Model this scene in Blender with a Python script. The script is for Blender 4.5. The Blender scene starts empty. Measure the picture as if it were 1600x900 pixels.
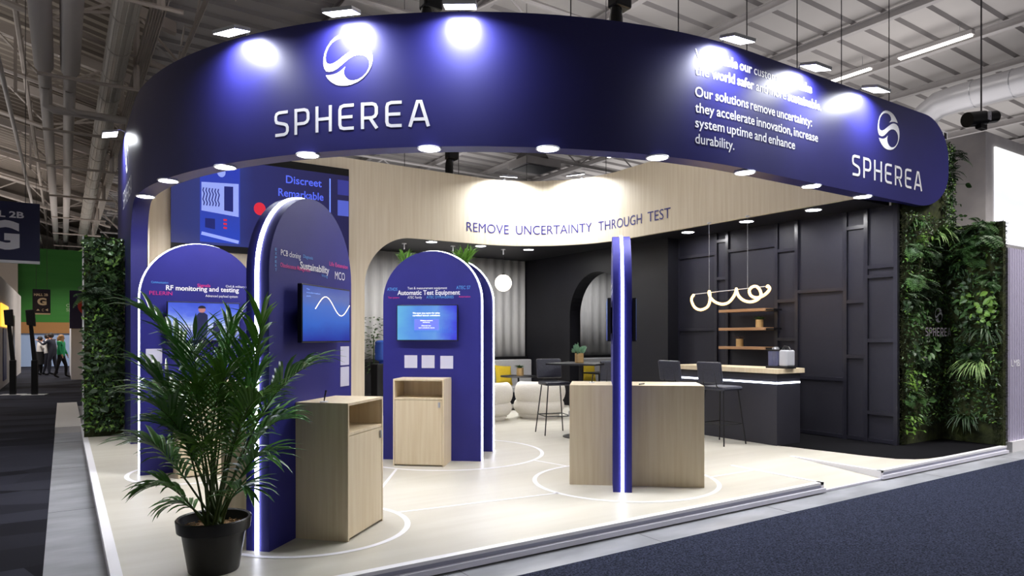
import bpy, bmesh, math, random
from mathutils import Vector, Matrix, geometry
random.seed(7)
R_ = random.random
def U(a, b): return random.uniform(a, b)
C = bpy.context.scene.collection
sc = bpy.context.scene
# ------------------------------------------------------------------ camera, world, exposure
cd = bpy.data.cameras.new('camera'); cam = bpy.data.objects.new('camera', cd); C.objects.link(cam)
cam.location = (0, 0, 1.55); cam.rotation_euler = (math.pi/2, 0, -math.radians(33.331))
cd.lens = 24; cd.sensor_width = 36; cd.sensor_fit = 'HORIZONTAL'; cd.shift_y = 0.04875; cd.clip_end = 400; cd.clip_start = .05
sc.camera = cam
w = bpy.data.worlds.new('hall_air'); sc.world = w; w.use_nodes = True
w.node_tree.nodes['Background'].inputs[0].default_value = (1.0, .95, .92, 1)
w.node_tree.nodes['Background'].inputs[1].default_value = .14
sc.view_settings.view_transform = 'Standard'; sc.view_settings.look = 'None'
sc.view_settings.exposure = 0; sc.view_settings.gamma = 1; sc.view_settings.use_curve_mapping = False
try: sc.cycles.use_denoising = True; sc.cycles.max_bounces = 6; sc.cycles.sample_clamp_indirect = 6
except Exception: pass
P_DOWN, P_FLOOD, P_FILL = 22, 32, 260      # watts: booth downlights, header floods, added fill lights
E_LED = 9

def area(name, parent, loc, rot, size, power, col=(1, 1, 1), shape='DISK', sy=None, spread=180):
    l = bpy.data.lights.new(name, 'AREA'); l.energy = power; l.shape = shape; l.size = size; l.color = col; l.spread = math.radians(spread)
    if sy: l.size_y = sy
    o = bpy.data.objects.new(name, l); C.objects.link(o); o.location = loc; o.rotation_euler = rot
    if parent: o.parent = parent
    return o
# unseen fill lights added: facing up at the roof, down over stand and aisles
for x, y, p in ((8, 9, .3), (15, 8, .3), (22, 9, .3), (10, 20, .4), (19, 20, .45), (9, 33, .5), (12, 0, .2), (-5, 9, .8), (-5, 20, .8), (-5, 34, .8)):
    area('roof_fill_light', None, (x, y, 5.9), (math.pi, 0, 0), 5, P_FILL*p, (1, .965, .95), 'SQUARE')
for x, y, p in ((4.4, 8.6, .13), (6.4, 7.2, .13), (2.6, 9.2, .06), (6, -3.5, .35), (13, 0, .4), (-4, 9, .35), (-3, 22, .7), (-1.5, 33, 1.2), (.5, 40, 1.6), (11.5, 1.5, 1.2)):
    area('overhead_fill_light', None, (x, y, 6.6), (0, 0, 0), 1.5, P_FILL*p, (1, .95, .9), 'SQUARE', spread=130)

# ------------------------------------------------------------------ materials
def lin(c): return tuple(((v/255)/12.92 if v/255 <= .04045 else ((v/255+.055)/1.055)**2.4) for v in c) + (1,)
MATS = {}
def M(name, rgb, rough=.5, metal=0, rgb2=None, scale=(5, 5, 5), detail=4, bump=0, emis=0, spec=.5, trans=0, contrast=(.35, .65), bscale=None, voronoi=False):
    if name in MATS: return MATS[name]
    m = bpy.data.materials.new(name); m.use_nodes = True; nt = m.node_tree; b = nt.nodes['Principled BSDF']
    b.inputs['Base Color'].default_value = lin(rgb); b.inputs['Roughness'].default_value = rough
    b.inputs['Metallic'].default_value = metal; b.inputs['Specular IOR Level'].default_value = spec
    if trans: b.inputs['Transmission Weight'].default_value = trans
    if rgb2 or bump:
        tc = nt.nodes.new('ShaderNodeTexCoord'); mp = nt.nodes.new('ShaderNodeMapping')
        mp.inputs['Scale'].default_value = scale; nt.links.new(tc.outputs['Object'], mp.inputs[0])
        if voronoi:
            n = nt.nodes.new('ShaderNodeTexVoronoi'); n.inputs['Scale'].default_value = 1; out = n.outputs['Color']
            bw = nt.nodes.new('ShaderNodeRGBToBW'); nt.links.new(out, bw.inputs[0]); fac = bw.outputs[0]
        else:
            n = nt.nodes.new('ShaderNodeTexNoise'); n.inputs['Scale'].default_value = 1; n.inputs['Detail'].default_value = detail; fac = n.outputs[0]
        nt.links.new(mp.outputs[0], n.inputs['Vector'])
        if rgb2:
            cr = nt.nodes.new('ShaderNodeValToRGB'); cr.color_ramp.elements[0].position = contrast[0]; cr.color_ramp.elements[1].position = contrast[1]
            cr.color_ramp.elements[0].color = lin(rgb); cr.color_ramp.elements[1].color = lin(rgb2)
            nt.links.new(fac, cr.inputs[0]); nt.links.new(cr.outputs[0], b.inputs['Base Color'])
        if bump:
            bp = nt.nodes.new('ShaderNodeBump'); bp.inputs['Strength'].default_value = bump; bp.inputs['Distance'].default_value = .02
            nt.links.new(fac, bp.inputs['Height']); nt.links.new(bp.outputs[0], b.inputs['Normal'])
    if emis:
        b.inputs['Emission Color'].default_value = lin(rgb); b.inputs['Emission Strength'].default_value = emis
    MATS[name] = m; return m
BLUE = M('navy_paint', (40, 40, 122), .5, spec=.3, rgb2=(43, 43, 128), scale=(2, 2, 2))
FASC = M('fascia_navy', (33, 33, 100), .42, rgb2=(36, 35, 106), scale=(1.5, 1.5, 1.5))
WOOD = M('ash_veneer', (228, 214, 188), .5, rgb2=(238, 226, 203), scale=(22, 22, .9), detail=5)
WOODC = M('oak_board', (224, 206, 173), .45, rgb2=(234, 219, 190), scale=(30, 30, 1.4), detail=5)
WOODD = M('walnut_shelf', (150, 112, 78), .5, rgb2=(168, 130, 94), scale=(30, 3, 30))
FLOOR = M('pale_wood_floor', (194, 190, 178), .38, rgb2=(201, 198, 187), scale=(.7, 7, 3), detail=3)
WHITE = M('white_paint', (236, 236, 240), .5, rgb2=(231, 231, 236), scale=(2, 2, 2))
VINYL = M('white_vinyl', (240, 240, 246), .5)
PINK = M('pink_vinyl', (214, 50, 140), .5); CYAN = M('cyan_vinyl', (80, 150, 225), .5)
NAVYV = M('navy_vinyl', (54, 52, 130), .5)
BLACK = M('black_paint', (19, 19, 25), .5, spec=.3, rgb2=(21, 21, 28), scale=(2, 2, 2))
PANEL = M('charcoal_panel', (35, 35, 45), .5, spec=.3, rgb2=(37, 37, 47), scale=(2, 2, 2))
BATTEN = M('charcoal_batten', (33, 33, 43), .3)
BLKM = M('black_metal', (22, 22, 26), .4, .3); BLKP = M('black_plastic', (16, 16, 18), .35)
BLKC = M('black_carpet', (12, 12, 15), .95, spec=.08, rgb2=(17, 17, 21), scale=(60, 60, 60))
LEATH = M('black_leather', (42, 44, 58), .38, rgb2=(48, 50, 64), scale=(40, 40, 40), bump=.2)
GOLD = M('brushed_gold', (214, 180, 126), .3, .45, rgb2=(200, 165, 112), scale=(2, 2, 90))
STEEL = M('steel', (190, 192, 198), .3, .8); ALU = M('aluminium_trim', (226, 226, 240), .4, 0); ALUD = M('aluminium_dark', (170, 173, 192), .45, 0)
BOUCLE = M('white_boucle', (238, 234, 226), .9, rgb2=(228, 223, 213), scale=(90, 90, 90), bump=.5)
GREYF = M('grey_fabric', (188, 188, 190), .9, rgb2=(178, 178, 180), scale=(60, 60, 60), bump=.2)
YELL = M('yellow_fabric', (212, 182, 40), .85, rgb2=(200, 170, 34), scale=(50, 50, 50), bump=.2)
CURT = M('grey_curtain', (214, 214, 214), .85, rgb2=(204, 204, 205), scale=(40, 40, 3))
LED = M('led_strip', (240, 243, 255), .4, emis=E_LED)
LAMP = M('lamp_glow', (250, 250, 255), .4, emis=14)
GLOBE = M('globe_glow', (255, 243, 222), .4, emis=3)
NEON = M('neon_glow', (255, 208, 136), .4, emis=3.2)
TUBEL = M('tube_glow', (255, 250, 240), .4, emis=5)
LEAFP = M('palm_leaf', (76, 126, 66), .3, rgb2=(110, 164, 84), scale=(3, 3, 3)); LEAFP2 = M('palm_leaf_light', (112, 164, 58), .4, rgb2=(86, 136, 50), scale=(4, 4, 4))
STEM = M('palm_stem', (66, 88, 40), .5); SOIL = M('bark_chips', (150, 116, 74), .9, rgb2=(96, 70, 44), scale=(60, 60, 60), bump=.6)
MOSS = M('moss', (32, 38, 18), .95, rgb2=(58, 66, 28), scale=(9, 9, 9), detail=8, bump=.8)
LF1 = M('leaf_deep', (28, 52, 28), .5, rgb2=(42, 70, 34), scale=(6, 6, 6)); LF2 = M('leaf_mid', (46, 82, 38), .5, rgb2=(66, 102, 46), scale=(6, 6, 6))
LF3 = M('leaf_lime', (118, 158, 62), .5, rgb2=(92, 134, 52), scale=(6, 6, 6)); LF4 = M('leaf_striped', (150, 176, 110), .5, rgb2=(80, 120, 58), scale=(30, 30, 30))
SUCC = M('succulent', (120, 160, 130), .5)

# ------------------------------------------------------------------ mesh builder
class MB:
    def __init__(s): s.v = []; s.f = []; s.m = []
    def add(s, vs, fs, mi=0):
        k = len(s.v); s.v += [tuple(p) for p in vs]; s.f += [tuple(i+k for i in f) for f in fs]; s.m += [mi]*len(fs); return s
    def box(s, x0, x1, y0, y1, z0, z1, T=None, mi=0):
        vs = [Vector((x, y, z)) for z in (z0, z1) for y in (y0, y1) for x in (x0, x1)]
        if T: vs = [T @ p for p in vs]
        return s.add(vs, [(0, 2, 3, 1), (4, 5, 7, 6), (0, 1, 5, 4), (1, 3, 7, 5), (3, 2, 6, 7), (2, 0, 4, 6)], mi)
    def tube(s, pts, r, n=8, closed=False, mi=0):
        pts = [Vector(p) for p in pts]; N = len(pts); rs = r if isinstance(r, (list, tuple)) else [r]*N
        t0 = (pts[1]-pts[0]).normalized(); up = Vector((0, 0, 1)) if abs(t0.z) < .9 else Vector((1, 0, 0)); nx = t0.cross(up).normalized(); vs = []
        for i, p in enumerate(pts):
            if closed: t = pts[(i+1) % N]-pts[i-1]
            else: t = pts[min(i+1, N-1)]-pts[max(i-1, 0)]
            t = t.normalized() if t.length > 1e-9 else t0
            nx = (nx-t*nx.dot(t)).normalized(); ny = t.cross(nx)
            for j in range(n):
                a = 2*math.pi*j/n; vs.append(p+(nx*math.cos(a)+ny*math.sin(a))*rs[i])
        fs = [(i*n+j, i*n+(j+1) % n, (i+1)*n+(j+1) % n, (i+1)*n+j) for i in range(N-1) for j in range(n)]
        if closed: fs += [((N-1)*n+j, (N-1)*n+(j+1) % n, (j+1) % n, j) for j in range(n)]
        else: fs += [tuple(range(n-1, -1, -1)), tuple((N-1)*n+j for j in range(n))]
        return s.add(vs, fs, mi)
    def lathe(s, prof, n=32, c=(0, 0, 0), mi=0, sx=1, sy=1):
        vs = [(c[0]+sx*r*math.cos(2*math.pi*j/n), c[1]+sy*r*math.sin(2*math.pi*j/n), c[2]+z) for r, z in prof for j in range(n)]
        fs = [(i*n+j, i*n+(j+1) % n, (i+1)*n+(j+1) % n, (i+1)*n+j) for i in range(len(prof)-1) for j in range(n)]
        if prof[0][0] > 1e-6: fs.append(tuple(range(n-1, -1, -1)))
        if prof[-1][0] > 1e-6: fs.append(tuple((len(prof)-1)*n+j for j in range(n)))
        return s.add(vs, fs, mi)
    def prism(s, poly, f0, f1, mi=0):
        """poly: 2-D outline; f0/f1 map an outline point to the two end faces"""
        n = len(poly); tri = geometry.tessellate_polygon([[Vector((p[0], p[1], 0)) for p in poly]])
        s.add([f0(*p) for p in poly]+[f1(*p) for p in poly],
              [tuple(t) for t in tri]+[tuple(i+n for i in reversed(t)) for t in tri]+[(i, (i+1) % n, (i+1) % n+n, i+n) for i in range(n)], mi); return s
    def poly(s, poly, f, mi=0):
        tri = geometry.tessellate_polygon([[Vector((p[0], p[1], 0)) for p in poly]])
        return s.add([f(*p) for p in poly], [tuple(t) for t in tri], mi)
    def sphere(s, c, r, n=16, mi=0, sz=1):
        k = n//2; return s.lathe([(max(1e-7, r*math.sin(math.pi*i/k)) if 0 < i < k else 1e-7, -r*sz*math.cos(math.pi*i/k)) for i in range(k+1)], n, c, mi)
    def build(s, name, mat, parent=None, smooth=False, bevel=0, mats=None, subsurf=0, fix=True):
        me = bpy.data.meshes.new(name); me.from_pydata(s.v, [], s.f)
        for m in (mats or [mat]): me.materials.append(m)
        if mats: me.polygons.foreach_set('material_index', s.m)
        if fix:
            b = bmesh.new(); b.from_mesh(me); bmesh.ops.remove_doubles(b, verts=b.verts, dist=1e-5); bmesh.ops.recalc_face_normals(b, faces=b.faces); b.to_mesh(me); b.free()
        if smooth: me.polygons.foreach_set('use_smooth', [True]*len(me.polygons))
        me.update(); o = bpy.data.objects.new(name, me); C.objects.link(o)
        if parent: o.parent = parent
        if bevel:
            q = o.modifiers.new('bevel', 'BEVEL'); q.width = bevel; q.segments = 2; q.limit_method = 'ANGLE'
        if subsurf:
            q = o.modifiers.new('sub', 'SUBSURF'); q.levels = subsurf; q.render_levels = subsurf
        if smooth and not subsurf and not bevel:
            try:
                q = o.modifiers.new('es', 'EDGE_SPLIT'); q.split_angle = math.radians(40)
            except Exception: pass
        return o
def thing(name, label, cat, loc=(0, 0, 0), rz=0, group=None):
    o = bpy.data.objects.new(name, None); C.objects.link(o); o.location = loc; o.rotation_euler = (0, 0, rz); o.empty_display_size = .1
    return tag(o, label, cat, group)
def tag(o, label, cat, group=None, kind=None):
    o['label'] = label; o['category'] = cat
    if group: o['group'] = group
    if kind: o['kind'] = kind
    return o
def struct(o, label=None):
    o['kind'] = 'structure'
    if label: o['label'] = label
    return o
def dup(r, loc, rz=None, label=None):
    n = r.copy(); C.objects.link(n); n.location = loc
    if rz is not None: n.rotation_euler = (0, 0, rz)
    if label: n['label'] = label
    for ch in r.children:
        c = ch.copy(); C.objects.link(c); c.parent = n
        for g in ch.children:
            d = g.copy(); C.objects.link(d); d.parent = c
    return n
# text -------------------------------------------------------------
_tc = {}
def text2d(s, bold=0):
    k = (s, bold)
    if k in _tc: return _tc[k]
    cu = bpy.data.curves.new('t', 'FONT'); cu.body = s; cu.size = 1; cu.resolution_u = 3; cu.offset = bold; cu.fill_mode = 'FRONT'
    o = bpy.data.objects.new('t', cu); C.objects.link(o); dg = bpy.context.evaluated_depsgraph_get(); dg.update()
    me = o.evaluated_get(dg).to_mesh(); vs = [(v.co.x, v.co.y) for v in me.vertices]; fs = [tuple(p.vertices) for p in me.polygons]
    o.evaluated_get(dg).to_mesh_clear(); bpy.data.objects.remove(o); bpy.data.curves.remove(cu)
    x0 = min(v[0] for v in vs); x1 = max(v[0] for v in vs)
    _tc[k] = ([(v[0]-x0, v[1]) for v in vs], fs, x1-x0); return _tc[k]
_cap = max(v[1] for v in text2d('H')[0])
def put(mb, s, u0, z, cap, fn, u1=None, bold=0, mi=0):
    vs, fs, wd = text2d(s, bold); k = cap/_cap; kx = (u1-u0)/wd if u1 else k*.9
    mb.add([fn(u0+x*kx, z+y*k) for x, y in vs], fs, mi); return u0+wd*kx
def ribbon(mb, pts, wd, fn, mi=0):
    pts = [Vector(p) for p in pts]; n = len(pts); L = []; Rr = []
    for i, p in enumerate(pts):
        a = (pts[i]-pts[i-1]).normalized() if i else (pts[1]-pts[0]).normalized()
        b = (pts[i+1]-pts[i]).normalized() if i < n-1 else a
        t = (a+b).normalized(); nn = Vector((-t.y, t.x)); k = wd/2/max(.4, nn.dot(Vector((-a.y, a.x))))
        L.append(p+nn*k); Rr.append(p-nn*k)
    mb.add([fn(q.x, q.y) for q in L+Rr], [(i, i+1, n+i+1, n+i) for i in range(n-1)], mi)
_a, _b = .065, .935
LET = {'S': (.64, [[(.6, _b), (.2, _b), (.1, .89), (.065, .8), (.065, .66), (.1, .57), (.2, .53), (.44, .47), (.54, .42), (.58, .33), (.58, .2), (.54, .11), (.44, _a), (.04, _a)]]),
 'P': (.64, [[(_a, 0), (_a, 1)], [(_a, _b), (.42, _b), (.53, .89), (.58, .79), (.58, .56), (.53, .46), (.42, .41), (_a, .41)]]),
 'H': (.67, [[(_a, 0), (_a, 1)], [(.6, 0), (.6, 1)], [(_a, .5), (.6, .5)]]),
 'E': (.62, [[(.6, _b), (.22, _b), (.1, .89), (_a, .78), (_a, .22), (.1, .11), (.22, _a), (.6, _a)], [(_a, .5), (.55, .5)]]),
 'R': (.66, [[(_a, 0), (_a, 1)], [(_a, _b), (.42, _b), (.53, .89), (.58, .79), (.58, .56), (.53, .46), (.42, .41), (_a, .41)], [(.34, .41), (.6, 0)]]),
 'A': (.72, [[(.03, 0), (.3, _b), (.42, _b), (.69, 0)], [(.14, .28), (.58, .28)]])}
def wordmark(mb, u0, u1, z0, z1, fn, wd=.12):
    tot = sum(LET[c][0] for c in 'SPHEREA')+6*.24; kx = (u1-u0)/tot; kz = z1-z0; u = 0
    for c in 'SPHEREA':
        for st in LET[c][1]: ribbon(mb, [(p[0]+u, p[1]) for p in st], wd, lambda x, y: fn(u0+x*kx, z0+y*kz))
        u += LET[c][0]+.24
_E = [(705,285),(690,262),(665,238),(640,222),(615,213),(590,209),(560,208),(530,212),(498,226),(470,248),(446,280),(430,315),(422,350),(421,385),(427,412),(440,433),(460,438),(485,436),(510,425),(545,400),(580,372),(612,356),(645,350),(672,354),(695,368),(709,390),(712,415),(706,440),(692,465),(668,488),(640,502),(610,507),(585,500),(566,484),(555,462),(554,440),(562,415),(535,438),(510,451),(480,458),(437,458),(450,480),(475,505),(505,524),(535,533),(565,535),(600,531),(640,518),(675,495),(705,462),(722,430),(731,395),(731,360),(724,332),(710,312),(690,301),(665,297),(640,300),(612,311),(580,330),(545,353),(515,374),(488,387),(465,391),(447,385),(438,370),(436,345),(442,315),(456,285),(478,259),(505,242),(535,233),(565,232),(590,241),(606,256),(610,274),(600,288),(580,304),(620,290),(660,283)]
def emblem(mb, u, z, rx, rz, fn):
    mb.poly([((x-576)/155*rx+u, -(y-372)/163*rz+z) for x, y in _E], fn)

S = .10            # stage height
ZT, ZB = 4.607, 3.345
# ------------------------------------------------------------------ hall floor and stage
CARP = M('navy_carpet', (16, 19, 31), .95, rgb2=(58, 64, 86), scale=(85, 85, 85), detail=10, bump=.6, contrast=(.38, .66), spec=.1)
AISLE = M('aisle_carpet_tiles', (20, 20, 27), .95, rgb2=(44, 45, 55), scale=(.55, 1.9, 1), spec=.1, voronoi=True, contrast=(.2, .8))
CONC = M('concrete', (134, 137, 143), .35, rgb2=(158, 161, 168), scale=(2, 5, 2), detail=9)
o = MB().box(-.111, 40, -6, 3.69, -.2, .004).build('floor_carpet', CARP); struct(o, 'navy speckled carpet in front of the stand')
o = MB().box(-40, -.111, -6, 18.4, -.2, .004).box(-40, 8, 18.4, 75, -.2, .004).build('floor_aisle', AISLE); struct(o, 'dark carpet tiles along the side aisle')
o = MB().box(-.111, 40, 3.69, 75, -.2, 0).build('floor_concrete', CONC); struct(o, 'bare grey concrete strip around the stand')
jo = MB()
for x in (2.2, 3.8, 5.4, 8.2, 10.2): jo.box(x, x+.008, 3.69, 4.0, -.01, .0015)
for y in (4.9, 7.3, 9.7, 12.1): jo.box(-.111, .25, y, y+.008, -.01, .0015)
jo.build('joint', M('concrete_joint', (120, 121, 124), .7), o)
stage = MB()
stage.box(.30, 6.37, 4.03, 5.08, 0, S).box(7.44, 10.57, 4.03, 5.08, 0, S).box(.30, 10.57, 5.08, 13.6, 0, S)
stage.add([(6.37, 4.02, .0), (7.44, 4.02, .0), (7.44, 5.08, 0), (6.37, 5.08, 0), (6.37, 4.02, .022), (7.44, 4.02, .022), (7.44, 5.08, S), (6.37, 5.08, S)], [(4, 5, 6, 7), (0, 1, 5, 4)])
stage = stage.build('floor_stage', FLOOR, fix=False); struct(stage, 'raised pale wood floor of the stand')
t = MB(); tl = MB()
def edge(x0, x1):
    t.box(x0, x1, 4.0, 4.06, S-.02, S+.004); tl.box(x0, x1, 3.975, 4.03, 0.012, .05)
    return MB().box(x0, x1, 4.008, 4.03, .05, S-.018)
e1 = edge(.24, 6.37); e2 = edge(7.44, 10.57)
for a, b in ((6.325, 6.375), (7.435, 7.485)):
    t.box(a, b, 4.0, 5.12, S-.02, S+.004)
    t.box(a+.003, b-.003, 4.0, 5.1, .005, S-.02)
t.box(.24, .305, 4.0, 13.6, S-.02, S+.004)
tl.box(.245, .26, 4.0, 13.6, .004, S-.02); tl.box(6.37, 7.44, 4.0, 4.03, .002, .022)
struct(t.build('trim_1', M('white_trim', (240, 240, 246), .4)), 'white edge strip around the raised floor')
struct(tl.build('trim_2', ALU), 'pale aluminium lip at the foot of the raised floor')
e1.v += []; k = len(e1.v); e1.add(e2.v, e2.f); struct(e1.build('trim_3', ALUD), 'dark aluminium band below the white edge strip')
mk = MB()
def arcline(cx, cy, r, a0=0, a1=360, wd=.045):
    n = 64; A = [math.radians(a0+(a1-a0)*i/n) for i in range(n+1)]
    vs = [(cx+q*math.cos(a), cy+q*math.sin(a), S+.0025) for q in (r-wd/2, r+wd/2) for a in A]
    mk.add(vs, [(i, i+1, n+2+i, n+1+i) for i in range(n)])
def seg(x0, y0, x1, y1, wd=.03):
    d = Vector((x1-x0, y1-y0)).normalized()*wd/2; mk.add([(x0-d.y, y0+d.x, S+.0025), (x0+d.y, y0-d.x, S+.0025), (x1+d.y, y1-d.x, S+.0025), (x1-d.y, y1+d.x, S+.0025)], [(0, 1, 2, 3)])
arcline(1.60, 5.19, .71); arcline(4.08, 7.64, 1.17); arcline(4.777, 5.172, .92); arcline(1.25, 8.1, .70)
seg(2.31, 5.26, 3.86, 5.09); seg(2.2, 5.62, 3.07, 6.99); seg(4.66, 6.62, 4.76, 6.09); seg(5.6, 4.8, 6.37, 4.8)
mk.build('floor_marking', VINYL, stage, fix=False)
bc = MB()
bc.prism([(8.02, 5.72), (8.08, 5.55), (8.12, 5.3), (8.178, 5.022), (8.24, 4.642), (8.343, 4.308), (8.5, 4.17), (8.699, 4.1), (9.0, 4.07), (10.55, 4.065), (10.55, 4.9), (9.36, 4.9), (9.36, 8.7), (8.02, 8.7)],
         lambda x, y: (x, y, S-.01), lambda x, y: (x, y, S+.006))
struct(bc.build('floor_bar', BLKC), 'black carpet with a curved edge around the bar')

# ------------------------------------------------------------------ the overhead ring: blue outside
CX, CY, RR = 6.1, 10.02, 5.33
def fpath(u, off=0):          # u along the blue face, 0 where the curve becomes straight; off = outwards
    r = RR+off
    if u >= 0: return CX+u, CY-r
    a = u/RR
    if a > -math.pi/2: return CX+r*math.sin(a), CY-r*math.cos(a)
    return CX-r, CY+(-u-RR*math.pi/2)
def ffn(u, z, off=.003):
    x, y = fpath(u, off); return (x, y, z)
UQ = RR*math.pi/2
us = [-UQ-3.2, -UQ-1.6, -UQ-.625, -UQ-.62]+[-UQ-.62+.60*i/10 for i in range(1, 11)]+[-UQ+.001+UQ*i/48 for i in range(49)]+[.8, 1.6, 2.4, 3.2]+[3.55+.85*math.sin(math.pi/2*i/14) for i in range(15)]
def zlow(u):
    d = -u-UQ
    if d >= .6199: return S+.001 if d > .622 else ZB-.6
    if d > .02: return ZB-.6+math.sqrt(max(0, .36-(d-.02)**2))
    if u > 3.55: q = min(1, (u-3.55)/.85); return ZB+.55*(1-math.sqrt(1-q*q))
    return ZB
def ztop(u):
    if u > 3.75: q = min(1, (u-3.75)/.65); return ZT-.55*(1-math.sqrt(max(0, 1-q*q)))
    return ZT
fas = thing('overhead_fascia', 'curved navy overhead fascia with white company lettering, carried by a navy pillar', 'sign', (CX, CY, 0))
def L_(x, y, z): return (x-CX, y-CY, z)
mo = MB(); ms = MB(); n = len(us)
th = [.2 if u < 3.1 else .085 for u in us]
O0 = [L_(*fpath(u), zlow(u)) for u in us]; O1 = [L_(*fpath(u), ztop(u)) for u in us]
I0 = [L_(*fpath(u, -q), zlow(u)) for u, q in zip(us, th)]; I1 = [L_(*fpath(u, -q), ztop(u)) for u, q in zip(us, th)]
mo.add(O0+O1+I0+I1, [(i, i+1, n+i+1, n+i) for i in range(n-1)]+[(3*n+i, 3*n+i+1, 2*n+i+1, 2*n+i) for i in range(n-1)]+[(n+i, n+i+1, 3*n+i+1, 3*n+i) for i in range(n-1)]+[(2*n+i, 2*n+i+1, i+1, i) for i in range(n-1)]+[(0, n, 3*n, 2*n), (n-1, 3*n-1, 4*n-1, 2*n-1)])
mo.build('fascia_panel', FASC, fas, smooth=True, fix=False)
lm = MB(); fl = lambda u, z: L_(*ffn(u, z))
for a in ((-5.088, -3.467, 3.535, 3.787), (1.957, 3.643, 3.54, 3.80), (-UQ-1.95, -UQ-.45, 3.50, 3.76)): lm = MB(); wordmark(lm, *a, fl); lm.build('company_name', VINYL, fas, fix=False)
for a in ((-4.272, 4.21, .255, .25), (2.80, 4.225, .262, .25), (-UQ-1.2, 4.17, .25, .25)): em = MB(); emblem(em, *a, fl); em.build('emblem', VINYL, fas, fix=False)
def line(parts, z, u0, u1):
    ps = [(q, b) for p, b in parts for q in p.split()]; ws = [text2d(p, b)[2] for p, b in ps]; k = (u1-u0)/(sum(ws)+.24*(len(ws)-1)); u = u0
    for (p, b), wd in zip(ps, ws): sl = MB(); put(sl, p, u, z, .098, fl, u+wd*k, b); sl.build('slogan_word', VINYL, fas, fix=False); u += (wd+.24)*k
line([('We', 0), ('enable our', .022), ('customers to', 0), ('make', .022)], 4.376, -.769, 1.13)
line([('the', 0), ('world safer', .022), ('and more', 0), ('sustainable.', .022)], 4.21, -.769, 1.317)
line([('Our solutions remove uncertainty:', .01)], 3.992, -.769, 1.13)
line([('they accelerate innovation, increase', .01)], 3.832, -.769, 1.25)
line([('system uptime and enhance', .01)], 3.68, -.769, .81)
line([('durability.', .01)], 3.518, -.769, -.229)

# wood band on the inside ------------------------------------------
WX, WY, WR = 6.6, 9.32, 1.9
def wpath(u, off=0):          # off = away from the inside of the ring
    r = WR+off
    if u <= 0: return WX+u, WY+r
    if u < WR*math.pi/2: a = u/WR; return WX+r*math.sin(a), WY+r*math.cos(a)
    return WX+r, WY-(u-WR*math.pi/2)
def wfn(u, z): x, y = wpath(u, -.005); return (x, y, z)
wu = [-5.59, -2.262, -2.26]+[-2.26+.91*(1-math.cos(math.pi/2*i/16)) for i in range(1, 17)]+[-1, -.5, 0]+[WR*math.pi/2*i/32 for i in range(1, 33)]+[WR*math.pi/2+4.42]
def wlow(u):
    if u <= -2.2615: return S+.001
    if u < -1.35: q = (-1.35-u)/.91; return ZB-.91+.91*math.sqrt(max(0, 1-q*q))
    return ZB
def wstrip(off0, off1):
    m = MB(); n = len(wu)
    vs = [(*wpath(u, off0), wlow(u)) for u in wu]+[(*wpath(u, off0), ZT) for u in wu]+[(*wpath(u, off1), wlow(u)) for u in wu]+[(*wpath(u, off1), ZT) for u in wu]
    m.add(vs, [(i, i+1, n+i+1, n+i) for i in range(n-1)]+[(3*n+i, 3*n+i+1, 2*n+i+1, 2*n+i) for i in range(n-1)]+[(n+i, n+i+1, 3*n+i+1, 3*n+i) for i in range(n-1)]+[(2*n+i, 2*n+i+1, i+1, i) for i in range(n-1)]+[(0, n, 3*n, 2*n), (n-1, 3*n-1, 4*n-1, 2*n-1)])
    return m
wb = wstrip(0, .06).build('wall_back', WOOD, smooth=True, fix=False); struct(wb, 'pale ash veneer wall and curved band inside the stand, arched at the lounge')
for s_, a, b in (('REMOVE', -.246, .645), ('UNCERTAINTY', .785, 2.308), ('THROUGH', 2.449, 3.535), ('TEST', 3.677, 4.216)): m = MB(); put(m, s_, a, 3.565, .172, wfn, b); m.build('slogan_word', NAVYV, wb, fix=False)
o = MB().box(.98, 1.0, 10.66, 11.28, S, ZT-.01).build('wall_left', WOOD); struct(o, 'ash veneer return wall behind the navy pillar')

# black ceilings, lounge and bar walls --------------------------------
cl = [(4.2, 11.285)]+[wpath(u, .065) for u in [WR*math.pi/2*i/24 for i in range(25)]]+[(8.565, 4.93), (9.37, 4.93), (9.37, 8.7), (12.2, 8.7), (12.2, 13.5), (4.2, 13.5)]
struct(MB().prism(cl, lambda x, y: (x, y, ZB), lambda x, y: (x, y, ZB+.08)).build('ceiling_lounge', BLACK), 'black ceiling over lounge and bar')
bw = MB().box(9.37, 9.45, 4.80, 8.74, S, ZB).build('wall_bar', PANEL); struct(bw, 'charcoal bar wall with square battens')
bt = MB()
def vb(y, z0=S, z1=ZB-.005, wd=.055): bt.box(9.335, 9.371, y-wd/2, y+wd/2, z0, z1)
def hb(y0, y1, z, h=.05): bt.box(9.338, 9.371, min(y0, y1), max(y0, y1), z-h/2, z+h/2)
VY = [8.72, 7.854, 7.618, 6.667, 6.315, 5.54, 5.237, 4.83]
for y in VY: vb(y)
for y0, y1, zs in ((8.72, 7.85, (2.998, 1.7)), (7.85, 7.62, (3.198, 2.563)), (7.62, 6.67, (3.01,)), (6.67, 6.315, (2.911, 2.125, 1.53)), (6.315, 5.54, (2.252, .955)), (5.54, 5.237, (3.109, 2.066, 1.288)), (5.237, 4.83, (2.53, 2.40, 1.515, .517)), (6.315, 4.83, (.14,))):
    for z in zs: hb(y0, y1, z)
bt.build('batten', BATTEN, bw)
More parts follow.
